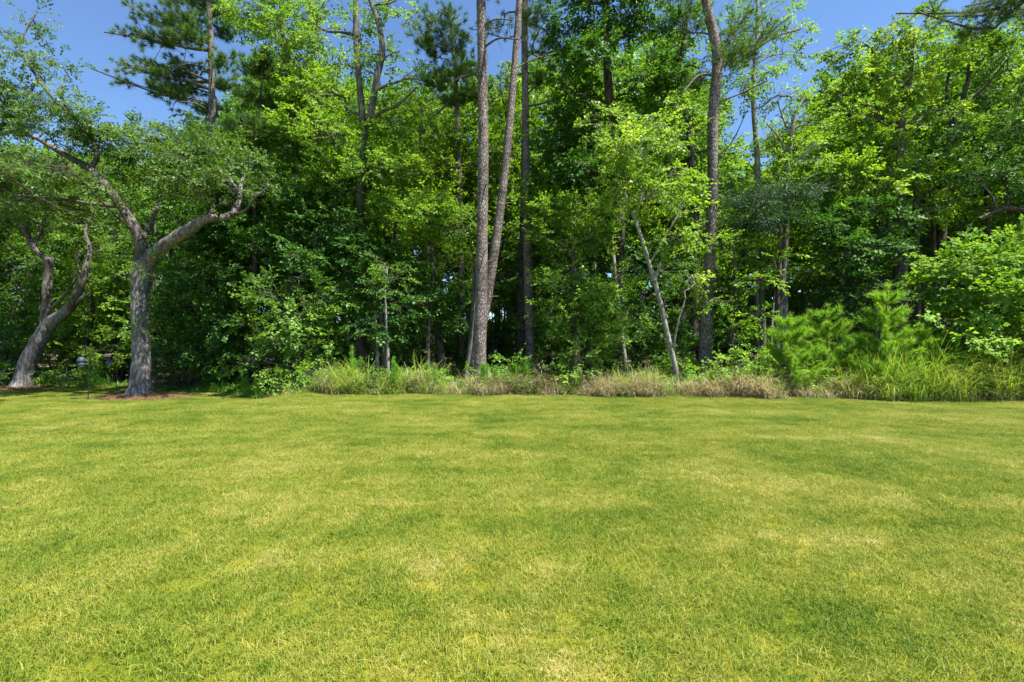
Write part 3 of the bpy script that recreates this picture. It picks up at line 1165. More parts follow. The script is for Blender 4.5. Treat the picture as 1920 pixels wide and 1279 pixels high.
def fennel(label, px, Y, h, seed, spread=0.13, stems=3):
    rng = np.random.default_rng(seed)
    x = XP(px, Y)
    g = float(ground(x, Y))
    root = thing('feathery_weed', label, 'weed', (x, Y, g), 'upright feathery weeds at the lawn edge')
    tips, axes = [], []
    for s in range(stems):
        ox, oy = rng.normal(0, spread, 2)
        hh = h * rng.uniform(0.7, 1.0) if s else h
        p = smooth_path([(ox * 0.4, oy * 0.4, -0.03), (ox, oy, hh * 0.5), (ox * 1.2, oy * 1.2, hh)], 12)
        tb = Tubes()
        tb.add(p, np.linspace(0.009, 0.003, 12), 5)
        link('stem', tb.mesh('stem'), LEAF['weed'], root)
        for k in range(46):
            t = rng.uniform(0.15, 1.0)
            q = p[int(t * 11)]
            a = unit(np.array((*rng.normal(0, 1, 2), 1.1)))
            tips.append(q + a * 0.12 * (1.25 - t))
            axes.append(a)
    v, f, rnd = tuft_needles(np.array(tips), np.array(axes), rng, n=16, length=0.11, width=0.006, spread=0.6, shoot=0.1)
    link('foliage', mesh_from('foliage', v, f, {'rnd': rnd}), LEAF['weed'], root, 'stuff')


fennel('tallest feathery green weed rising left of the thin pale stem', 664, 14.3, 1.45, 31, 0.16, 4)
fennel('feathery weed below the thin pale stem left of the twin pines', 728, 13.9, 1.1, 32, 0.12, 3)
fennel('feathery upright weed standing against the foot of the twin pines', 905, 13.75, 0.95, 33, 0.16, 5)
fennel('feathery weed just right of the foot of the twin pines', 985, 14.2, 1.05, 34, 0.2, 4)
fennel('short feathery weed between the pale stem and the twin pines', 808, 14.0, 0.9, 35, 0.1, 2)
fennel('thin feathery weed in the shade beside the big oak', 466, 15.0, 0.95, 36, 0.14, 3)
fennel('feathery weed behind the bird feeder poles', 172, 17.6, 1.2, 37, 0.2, 4)
fennel('feathery weed in front of the tallest young pine', 1620, 13.0, 1.35, 38, 0.3, 6)
fennel('feathery weed in the tall grass below the leafy shrub', 1800, 12.9, 1.9, 39, 0.35, 7)


def bush(name, label, px, py, Y, rpx, leafkey, seed, cat='shrub', extra=(), leaf=0.1, lai=3.2, stems=5, group=None, aspect=0.7, **kw):
    """a shrub: several stems from one foot, each carrying a part of the foliage"""
    rng = np.random.default_rng(seed)
    bl = px_blobs([(px, py, rpx)] + list(extra), Y)
    x = XP(px, Y)
    origin = np.array((x, Y, float(ground(x, Y))))
    root = thing(name, label, cat, origin, group)
    leaf = max(0.055, leaf * 0.72)
    p, M, scl, tone, struct = crown_sprays(np.array(bl), rng, leaf_cover(leaf, aspect), lai, **kw)
    p[:, 2] = np.maximum(p[:, 2], origin[2] + 0.06)
    link_crown('foliage', p, M, scl, tone, leafkey, 'grey', leaf, aspect, root, origin)
    for st in struct:
        s0 = origin + np.array((*rng.normal(0, 0.12, 2), -0.04))
        c = st[0].copy()
        link_limb('stem', limb_tubes(s0, 0.02 + 0.012 * st[1], st, rng, 3, 0.1), origin, BARK['grey'], root)
    return root


# ------------------------------------------------------------------ the two live oaks on the left
oakA = broad_tree(
    'live_oak', 'big forked live oak with grey trunk on a straw bed', [(262, 741, 50), (264, 690, 40), (264, 640, 36), (262, 580, 35), (263, 530, 37), (270, 490, 40)], 15.2,
    [(60, 40, 45, 0.5), (30, 100, 60, -0.5), (105, 120, 42, 1), (-10, 60, 50, 0), (50, 175, 75, 0), (120, 195, 65, -1), (20, 240, 80, 0.8), (100, 250, 80, -0.5), (170, 235, 65, 0.3),
     (215, 265, 75, 0.5), (250, 310, 65, 1.5), (290, 275, 70, -0.6), (350, 275, 70, 0.6), (405, 290, 75, 0.2), (465, 310, 65, 0.8), (430, 350, 55, -0.8), (350, 345, 60, -1.2), (300, 335, 60, 0.4), (500, 350, 40, 0.5),
     (60, 330, 80, -1.0), (140, 320, 65, 1.2), (190, 355, 50, -1.0), (-60, 200, 100, 0.3), (-70, 320, 90, -0.5), (0, 320, 75, 0.5), (110, 385, 50, 0.5), (30, 380, 55, -0.4), (240, 385, 40, 0.8), (40, 315, 60, -2.6), (-40, 300, 80, -3.0), (330, 300, 50, -1.6), (400, 325, 45, -1.4), (285, 250, 45, 0.8), (360, 255, 40, 1.2), (430, 270, 45, 1.0)],
    'oak', 'oak', 101, leaf=0.115, aspect=0.6, lai=3.8, gap=0.1, flat=0.62, shrink=0.82, limb_bark='dark', twigs=5, limb_scale=0.3, sides=18, rough=0.05, lobes=0.05, nring=60,
    stems=[[(268, 500, 30), (262, 450, 26, -0.1), (236, 400, 22, -0.2), (196, 345, 19, 0), (166, 316, 18, 0.1), (118, 288, 14, 0.3), (60, 255, 10, 0.4), (0, 232, 7, 0.5)],
           [(272, 498, 34), (306, 462, 29, -0.2), (352, 432, 25, -0.4), (385, 411, 20, -0.5), (430, 405, 15, -0.4), (447, 378, 12, -0.2), (452, 345, 8, 0), (470, 310, 4.5, 0.3), (500, 290, 2, 0.5)],
           [(432, 404, 9, -0.4), (458, 396, 6, -0.7), (480, 370, 4, -0.9), (505, 350, 2, -1.0)],
           [(448, 360, 7, -0.1), (425, 325, 5, 0.2), (408, 290, 2.5, 0.4)],
           [(168, 318, 13, 0.1), (182, 290, 12, 0.1), (162, 240, 10, 0), (105, 190, 8, -0.2), (60, 130, 7, -0.3), (38, 85, 5, -0.3), (70, 20, 3, 0)],
           [(226, 388, 11, -0.2), (170, 382, 9, -0.1), (100, 372, 7, 0.2), (30, 366, 5, 0.4)],
           [(392, 410, 10, -0.5), (398, 380, 9, 0.3), (360, 350, 7, 0.8), (300, 322, 5, 1.2)],
           [(262, 460, 11, -0.1), (300, 380, 8, 0.8), (330, 320, 6, 1.3), (235, 215, 4, 0.6)]])
# tufts of shoots growing straight from the trunk
_r = np.random.default_rng(5)
_o = np.array(oakA.location)
p_, M_, s_, t_, st_ = crown_sprays(np.array(px_blobs([(268, 617, 17, -0.2), (262, 585, 15, -0.2), (268, 505, 18, -0.25), (285, 485, 15, -0.25)], 15.2)), _r, leaf_cover(0.07, 0.6), 1.5)
link_crown('shoot_tuft', p_, M_, s_ * 0.7, t_, 'oak', 'oak', 0.07, 0.6, oakA, _o)

oakB = broad_tree(
    'live_oak', 'leaning live oak with curved bare trunk at the left edge', [(38, 724, 42), (52, 680, 38), (78, 630, 34), (96, 605, 30), (122, 585, 26), (140, 565, 20)], 17.8,
    [(10, 390, 80, 0.5), (70, 420, 65, 1), (60, 350, 80, 0), (150, 420, 60, 0.8), (-60, 440, 80, 0), (175, 470, 42, 0.3), (20, 300, 80, 2), (130, 330, 70, 2), (-50, 330, 90, 1), (190, 395, 55, 1.5)],
    'oak', 'oak', 102, limb_bark='dark', flat=0.6, shrink=0.85, leaf=0.115, aspect=0.6, lai=3.6, gap=0.1, twigs=6, sides=16, lobes=0.05, limb_scale=0.6,
    stems=[[(84, 618, 24), (86, 570, 20, 0.1), (90, 520, 21, 0.2), (91, 488, 22, 0.2), (84, 484, 15, 0.2), (64, 466, 14, 0.2), (44, 428, 13, 0.3), (28, 415, 11, 0.4), (-20, 400, 8, 0.6)],
           [(128, 582, 20), (148, 545, 18, -0.2), (160, 505, 14, -0.2), (168, 470, 10, 0), (160, 432, 7, 0.3), (172, 400, 4, 0.5), (165, 370, 2, 0.7)],
           [(138, 570, 11), (158, 556, 8, -0.3), (172, 548, 5, -0.5)],
           [(98, 578, 8), (128, 545, 7, -0.3), (144, 510, 5, -0.3), (150, 465, 4, 0)],
           [(80, 482, 12, 0.2), (66, 460, 10, 0.4), (88, 400, 6, 0.8)]])


def moss_on(root, spots, Y, seed):
    rng = np.random.default_rng(seed)
    o = np.array(root.location)
    for (px, py, hpx) in spots:
        c = P(px, py, Y + rng.uniform(-0.5, 0.5))
        n = 60
        b = c + rng.normal(0, 0.07, (n, 3))
        d = np.tile((0, 0, -1.0), (n, 1)) + rng.normal(0, 0.07, (n, 3))
        v, f = needle_tris(b, d, hpx / F * Y * rng.uniform(0.4, 1, n), np.full(n, 0.012), rng)
        link('hanging_moss', mesh_from('hanging_moss', v - o, f, {'rnd': rng.uniform(0.3, 0.7, n)}), LEAF['moss'], root, 'stuff')


moss_on(oakA, [(470, 362, 22), (424, 372, 20), (445, 388, 18)], 15.4, 6)


def mulch_bed(label, px, py_near, py_far, wpx, Y, seed):
    rng = np.random.default_rng(seed)
    x0 = XP(px, Y)
    g = float(ground(x0, Y))
    rx = wpx / F * Y / 2
    ry = 0.75
    root = thing('mulch_bed', label, 'mulch', (x0, Y, g))
    n = 56
    th = np.linspace(0, 2 * math.pi, n, endpoint=False)
    wob = 1 + 0.08 * np.sin(3 * th + seed) + 0.05 * np.sin(7 * th)
    rings = []
    for k, (rr, zz) in enumerate([(1.0, -0.03), (0.93, 0.03), (0.7, 0.07), (0.4, 0.10), (0.02, 0.12)]):
        rings.append(np.stack((np.cos(th) * rx * rr * wob, np.sin(th) * ry * rr * wob, zz + 0.012 * rng.normal(size=n)), 1))
    R_ = np.array(rings)
    m_ = R_.shape[0]
    i = np.arange(m_ - 1)[:, None] * n
    s = np.arange(n)[None, :]
    s2 = (s + 1) % n
    f = np.stack((i + s, i + s2, i + n + s2, i + n + s), -1).reshape(-1, 4)
    link('mound', mesh_from('mound', R_.reshape(-1, 3), f, smooth=True), STRAWMAT, root)
    k = 2600
    a = rng.uniform(0, 2 * math.pi, k)
    r = np.sqrt(rng.random(k)) * 1.03
    r = r * (1 + 0.22 * np.abs(rng.normal(0, 1, k)) * (r > 0.85))
    p = np.stack((np.cos(a) * r * rx, np.sin(a) * r * ry, 0.03 + 0.11 * np.clip(1 - r, 0, 1) + rng.uniform(0, 0.03, k)), 1)
    d = rand_unit(rng, k) * np.array((1, 1, 0.25))
    v, f = needle_tris(p, d, rng.uniform(0.1, 0.22, k), np.full(k, 0.007), rng)
    link('pine_straw', mesh_from('pine_straw', v, f, {'rnd': rng.normal(0.5, 0.15, k)}), STRAWLEAF, root, 'stuff')


STRAWMAT = plain_mat('straw_mulch', (0.10, 0.062, 0.034), 0.95, spec=0.1)
STRAWLEAF = leaf_mat('straw_strand', (0.08, 0.05, 0.026), (0.15, 0.095, 0.05), (0.27, 0.19, 0.105), trans=0.15, tint=(1, 0.9, 0.8), spec=0.1)
mulch_bed('brown pine straw bed around the foot of the forked oak', 268, 748, 738, 165, 15.1, 1)
mulch_bed('brown pine straw bed around the foot of the leaning oak', 30, 731, 724, 120, 17.7, 2)

# ------------------------------------------------------------------ pines that stand out
pine_tree('tall_pine', 'straight tall pine trunk in the middle, the front one of the twin pines',
          [(899, 735, 25), (900, 660, 23.5), (903, 500, 22), (906, 300, 20), (905, 150, 18.5), (902, 0, 17)], 14.6, 201, top=21.5,
          bare=[[(905, 48, 4), (930, 36, 3, -0.3), (962, 38, 2, -0.5)], [(905, 90, 5), (935, 72, 3.5, -0.5), (970, 74, 2.5, -0.9)], [(905, 145, 3), (880, 140, 3, 0.4), (850, 152, 2, 0.8)]])
pine_tree('tall_pine', 'leaning tall pine trunk crossing behind the straight middle pine',
          [(886, 733, 20), (894, 660, 19), (914, 555, 18), (933, 430, 16.5), (949, 300, 15), (961, 170, 13.5), (974, 0, 11.5)], 15.3, 202, top=21,
          bare=[[(962, 130, 4), (1000, 112, 3, 0.5), (1040, 100, 2, 1)]])
pine_tree('tall_pine', 'shaded pine trunk just right of the leaning middle pine',
          [(996, 728, 18), (992, 600, 16.5), (988, 400, 15), (985, 200, 13), (983, 40, 11)], 17.2, 203, top=22, barkkey='pine',
          clumps=[(1040, 60, 45, 0.4, 110), (1010, 20, 40, -0.5, 60), (1045, 130, 30, 0.5, 170)],
          bare=[[(985, 200, 4), (1030, 190, 3, 0.4), (1045, 165, 2, 0.5)]])
pine_tree('tall_pine', 'dark pine trunk deeper in the wood left of the shaded pine',
          [(975, 722, 18), (978, 600, 16), (981, 430, 14), (983, 300, 12)], 19.0, 204, top=20, barkkey='dark', crown_from=11)
pine_tree('tall_pine', 'tall pine with bowed trunk right of the centre',
          [(1322, 733, 27), (1324, 620, 26), (1331, 480, 22), (1336, 350, 21), (1337, 220, 21), (1345, 115, 20), (1337, 60, 19), (1324, 0, 17.5)], 15.6, 205, top=21.5,
          clumps=[(1430, 60, 55, 0.6, 130), (1380, 100, 45, -0.6, 130), (1400, 20, 50, 0.8, 90), (1470, 40, 40, 1, 110), (1250, 30, 55, 0.8, 70), (1275, 150, 30, 0.6, 160)],
          bare=[[(1336, 140, 6), (1310, 142, 5, -0.3), (1282, 172, 3.5, -0.5)], [(1345, 120, 6), (1400, 100, 5, 0.2), (1450, 70, 4, 0.4), (1500, 55, 3, 0.5)],
                [(1337, 195, 4), (1390, 175, 3, -0.4), (1440, 150, 2, -0.8)], [(1335, 300, 3), (1370, 270, 2.5, -0.3), (1402, 205, 1.5, -0.6)]])
pine_tree('tall_pine', 'pine with long side branches against the sky behind the oak',
          [(402, 705, 19), (399, 400, 16), (398, 250, 14), (396, 100, 12.5), (392, 0, 11)], 23.0, 206, top=21.5, barkkey='pine', crown_from=18.5,
          clumps=[(285, 28, 50, 0.5, 70), (330, 30, 42, -1, 60), (245, 55, 40, 0.8, 85), (215, 115, 45, -0.5, 160), (170, 128, 30, -0.2, 165), (255, 105, 40, 0.6, 150), (330, 105, 35, 1.2, 140),
                  (430, 45, 35, 1, 70), (440, 100, 30, -1, 120), (355, 60, 30, -1.5, 90), (370, -10, 50, 0.4, 30), (300, -20, 50, 0.4, 20), (195, 60, 30, 0.5, 100), (310, 150, 34, 0.6, 175), (260, 160, 30, -0.6, 190), (430, 150, 30, 0.6, 170), (380, 195, 26, 0.8, 210), (420, 10, 36, 0.3, 40), (240, 10, 34, 0.3, 50)],
          bare=[[(396, 175, 4), (340, 160, 3, 0.5), (280, 165, 2.5, 0.8), (235, 150, 2, 1)], [(398, 215, 4), (370, 195, 3, -0.6), (330, 190, 2, -1)],
                [(397, 240, 4), (408, 200, 4, -0.5), (404, 180, 3, -0.5)], [(397, 130, 3), (350, 120, 3, -0.5), (310, 140, 2, -1)]], tuft=dict(n=70, length=0.25, width=0.015))
pine_tree('slender_pine', 'small dark pine between the sky pine and the bright trees',
          [(478, 705, 11), (478, 400, 9), (478, 260, 7), (488, 180, 5), (494, 110, 4)], 17.6, 207, top=None, barkkey='dark',
          clumps=[(455, 125, 30, 0, 140), (500, 130, 28, 0.5, 140), (465, 180, 35, -0.3, 190), (510, 190, 30, 0.5, 200), (440, 225, 35, 0.3, 235), (485, 235, 38, -0.6, 240), (520, 250, 32, 0, 260), (450, 265, 30, 0.4, 275), (494, 105, 18, 0, 118)],
          tuft=dict(n=60, length=0.22, width=0.015))
pine_tree('slender_pine', 'slim pine with loose needle clumps left of the straight middle pine',
          [(866, 715, 13), (864, 450, 12), (860, 300, 11), (856, 180, 9), (850, 90, 6)], 20.0, 208, top=None, barkkey='pine',
          clumps=[(830, 60, 35, 0, 110), (875, 60, 35, 0.5, 110), (800, 25, 40, -0.5, 90), (870, 120, 40, -0.8, 160), (815, 130, 35, 0.6, 165), (890, 170, 30, 0.3, 190), (840, 190, 35, 0, 205), (850, 15, 35, 0.3, 90), (780, 80, 30, 0, 130), (760, 30, 30, 0.4, 100), (900, 110, 30, 0.4, 150), (790, 130, 30, 0.2, 170)],
          tuft=dict(n=50, length=0.24, width=0.013), brs=0.8)
pine_tree('tall_pine', 'pine at the far right whose branch hangs over the treetops',
          [(2020, 728, 30), (2015, 400, 26), (2010, 100, 22), (2005, -100, 18)], 15.5, 209, top=21,
          clumps=[(1720, 22, 35, 0.5, -40), (1680, 25, 28, 0.8, -40), (1770, 30, 40, 0.2, -40), (1810, 12, 30, -0.3, -40), (1900, 20, 30, -0.6, -10), (1880, -30, 50, 0, -60)])

# ------------------------------------------------------------------ broadleaf trees that stand out
broad_tree('vine_clad_tree', 'two-stemmed vine-clad tree with bare upper stems against the sky', [(672, 722, 26), (674, 600, 24), (675, 420, 20), (676, 320, 18), (680, 240, 15), (674, 160, 12), (668, 80, 11), (667, 0, 10), (664, -60, 8)], 17.0,
           [(610, 60, 45, 0), (560, 30, 50, 0.8), (590, 180, 65, 0.4), (540, 130, 55, 1), (620, 250, 70, -0.5), (560, 265, 65, 0.6), (735, 245, 55, 0), (770, 200, 40, 0.5), (700, 310, 80, -0.8), (640, 350, 80, 0.2),
            (760, 320, 70, 0.5), (745, 0, 36, 0.5), (520, 55, 50, 0.5), (470, 20, 60, 1), (700, 180, 26, 0), (672, 130, 26, 0), (668, 50, 24, 0.2), (716, 95, 28, 0), (790, 150, 30, 0.4), (745, 110, 26, 0.6), (640, 120, 36, 0.3), (700, 20, 26, 0.3), (620, 20, 40, 0.6)],
           'bright', 'grey', 301, leaf=0.115, aspect=0.75, lai=2.2, gap=0.08,
           stems=[[(682, 260, 14), (694, 220, 13, -0.2), (706, 150, 12, -0.2), (717, 92, 12, 0), (708, 40, 9, 0.2), (694, 0, 8, 0.4)], [(690, 232, 9), (715, 210, 7, -0.5), (745, 197, 5.5, -0.8), (782, 163, 3, -1)],
                  [(668, 66, 6), (635, 60, 4.5, 0.3), (610, 58, 4, 0.3), (575, 38, 3, 0.6), (520, 20, 2, 0.8)]])
broad_tree('leafy_tree', 'tall bright leafy tree at the top left between sky pine and vine-clad tree', [(545, 722, 20), (548, 500, 18), (555, 330, 15), (548, 220, 12), (535, 120, 9), (525, 20, 6)], 18.8,
           [(460, 30, 50, 0.4), (520, 60, 60, 0), (580, 110, 60, 0.3), (545, 160, 60, -0.5), (610, 190, 55, 0), (570, 240, 65, -0.3), (630, 270, 60, 0.3), (530, 290, 65, 0), (590, 320, 65, -0.3), (480, 320, 50, 0), (520, -30, 70, 0)],
           'bright', 'grey', 311, leaf=0.125, aspect=0.75, lai=2.2, gap=0.08)
broad_tree('leafy_tree', 'pale green tree with sky gaps left of the straight middle pine', [(800, 722, 18), (798, 500, 15), (795, 330, 12), (790, 230, 9), (800, 180, 5)], 19.5,
           [(790, 200, 40, 0), (750, 240, 50, 0.3), (820, 250, 50, 0), (780, 300, 60, -0.4), (840, 310, 50, 0.2), (740, 310, 50, 0), (870, 260, 40, 0.5), (930, 190, 40, 1.0), (920, 300, 45, 1.0)],
           'yellow', 'grey', 312, leaf=0.125, aspect=0.75, lai=1.9, gap=0.1)
broad_tree('sweetgum_tree', 'tall dark green tree filling the top between the pines', [(1162, 728, 26), (1160, 500, 24), (1158, 350, 22), (1142, 180, 17), (1136, 60, 13), (1134, -60, 9)], 16.6,
           [(1140, 20, 80, 0), (1080, 80, 60, 0.4), (1200, 60, 70, 0.3), (1130, 120, 80, -0.8), (1205, 150, 65, -0.4), (1070, 170, 50, 0.5), (1120, 220, 75, 0.2), (1190, 240, 60, 0.5), (1050, 260, 70, 0.5), (1030, 330, 70, 0),
            (1090, 320, 75, -0.5), (1150, -60, 100, 0), (1060, 0, 50, 0.6)],
           'dark', 'dark', 302, leaf=0.13, aspect=0.85, lai=2.6, gap=0.06)
broad_tree('young_maple', 'bright yellow-green maple with thin pale leaning trunk', [(1270, 728, 11), (1266, 690, 10.5), (1254, 640, 10), (1236, 560, 9), (1216, 490, 8), (1192, 415, 6), (1172, 368, 4.5), (1180, 300, 3)], 14.0,
           [(1240, 225, 52, 0.3), (1180, 240, 55, 0), (1118, 235, 32, 0.2), (1272, 265, 42, 0.2), (1210, 290, 70, -0.5), (1150, 285, 45, -0.2), (1262, 320, 48, -0.3), (1285, 355, 34, 0), (1230, 360, 65, -0.6), (1272, 405, 45, 0.3), (1290, 450, 34, 0.4), (1175, 350, 45, 0.3),
            (1260, 450, 36, -0.2), (1290, 520, 30, 0.4)],
           'maple', 'pale', 303, leaf=0.115, aspect=0.85, lai=2.3, gap=0.06, flare=0.3, sides=9, limb_scale=0.8,
           stems=[[(1228, 522, 6), (1236, 500, 4.5, -0.1), (1240, 488, 3, -0.1)], [(1262, 660, 4), (1270, 610, 3.5, -0.2), (1285, 560, 2.5, -0.3)], [(1190, 410, 5), (1200, 380, 4, -0.2), (1206, 340, 3, -0.2)], [(1218, 495, 4), (1250, 440, 4, -0.2), (1282, 385, 3, -0.3)]])
broad_tree('leafy_tree', 'crooked dark-limbed tree between the dark tree and the bowed pine', [(1300, 722, 20), (1302, 500, 17), (1304, 380, 15), (1296, 300, 13), (1290, 230, 12), (1272, 150, 10), (1280, 90, 8), (1290, 20, 6)], 18.6,
           [(1270, 60, 55, 0), (1310, 130, 45, 0.5), (1240, 110, 45, 0.5), (1300, 210, 55, -0.4), (1240, 190, 50, 0.4), (1320, 280, 50, 0.3), (1290, 0, 60, 0), (1260, 300, 60, 0.5)],
           'mid', 'dark', 304, leaf=0.12, lai=2.0, gap=0.1)
broad_tree('leafy_tree', 'airy bright tree with slim trunk right of the bowed pine', [(1424, 722, 15), (1422, 450, 13), (1420, 300, 11), (1412, 180, 9), (1418, 80, 6), (1420, 0, 4)], 18.2,
           [(1420, 130, 60, 0), (1470, 100, 55, 0.5), (1390, 170, 40, -0.3), (1480, 180, 50, 0), (1380, 60, 50, 0.4), (1440, 30, 50, 0), (1500, 60, 30, 0.5), (1450, 350, 45, 0.6), (1385, 370, 40, 0.8), (1420, 420, 50, 0.5)],
           'bright', 'pale', 305, leaf=0.12, lai=1.5, gap=0.15)
broad_tree('leafy_tree', 'grey-limbed tree with forked bare top right of the slim trunk', [(1468, 720, 16), (1472, 500, 14), (1476, 340, 12), (1482, 270, 10), (1492, 215, 7), (1510, 180, 4)], 17.4,
           [(1475, 250, 38, 0.2), (1520, 230, 50, 0), (1440, 260, 35, 0.3), (1510, 300, 55, -0.4), (1550, 280, 50, 0.2), (1540, 350, 60, 0), (1470, 330, 40, 0.6), (1590, 330, 60, 0)],
           'bright', 'pale', 306, leaf=0.12, lai=2.2, gap=0.08,
           stems=[[(1478, 300, 6), (1462, 260, 4.5, -0.3), (1438, 232, 3, -0.5)], [(1484, 262, 6), (1470, 225, 4.5, 0.3), (1458, 190, 3, 0.4)]])
broad_tree('leafy_tree', 'big bright tree whose crown tops the right side', [(1690, 722, 30), (1688, 450, 26), (1685, 320, 22), (1690, 230, 18), (1705, 150, 12), (1712, 80, 7)], 18.0,
           [(1720, 60, 60, 0), (1670, 90, 65, 0.4), (1620, 130, 60, 0), (1750, 120, 65, -0.4), (1690, 160, 70, -0.8), (1580, 180, 60, 0.3), (1640, 210, 65, -0.6), (1560, 110, 50, 0.6), (1740, 220, 60, 0.5), (1680, 280, 70, -0.5), (1610, 290, 65, 0), (1760, 300, 65, 0), (1540, 190, 45, 0.4)],
           'yellow', 'grey', 307, leaf=0.13, aspect=0.8, lai=2.3, gap=0.06)
broad_tree('leafy_tree', 'leafy tree with twin dark stems in the upper right', [(1762, 722, 26), (1765, 450, 22), (1770, 330, 19), (1790, 230, 14), (1815, 150, 10), (1825, 70, 6)], 18.6,
           [(1830, 70, 60, 0), (1790, 100, 55, 0.5), (1880, 110, 65, 0), (1930, 60, 60, 0.5), (1850, 180, 60, 0.4), (1910, 200, 65, -0.4), (1800, 240, 65, -0.5), (1860, 280, 70, -0.6), (1780, 330, 60, -0.8), (1930, 290, 70, 0.3)],
           'mid', 'dark', 308, leaf=0.13, aspect=0.8, lai=2.3, gap=0.08,
           stems=[[(1772, 320, 12), (1780, 240, 10, 0.4), (1776, 160, 7, 0.5), (1790, 100, 4, 0.5)], [(1800, 205, 10), (1850, 160, 7, -0.5), (1890, 110, 4, -0.6)]])
broad_tree('evergreen_oak', 'dark evergreen oak with heavy low limb at the right edge', [(2030, 728, 46), (2025, 600, 42), (2005, 480, 36), (1985, 400, 30), (1990, 300, 20)], 16.2,
           [(1880, 330, 60, -0.3), (1930, 300, 70, 0), (1830, 330, 45, 0), (1900, 400, 55, 0.4), (1960, 250, 80, 0), (1840, 395, 40, 0.6), (1980, 380, 80, 0), (1910, 230, 50, 0.6)],
           'dark', 'dark', 309, leaf=0.10, lai=2.6, gap=0.05, stems=[[(1995, 450, 22), (1945, 405, 16, -0.2), (1890, 390, 12, -0.4), (1835, 410, 7, -0.5)]])
broad_tree('cedar_tree', 'small blue-green evergreen with level boughs beside the bowed pine', [(1452, 722, 12), (1456, 600, 11), (1462, 480, 9), (1462, 400, 6), (1464, 350, 3)], 15.3,
           [(1420, 370, 38, -0.2), (1470, 360, 38, 0), (1395, 420, 40, 0.2), (1440, 410, 42, -0.4), (1490, 400, 40, 0.2), (1380, 385, 28, -0.2), (1510, 360, 30, 0)],
           'teal', 'dark', 310, leaf=0.085, aspect=0.45, lai=4.2, flat=0.5)

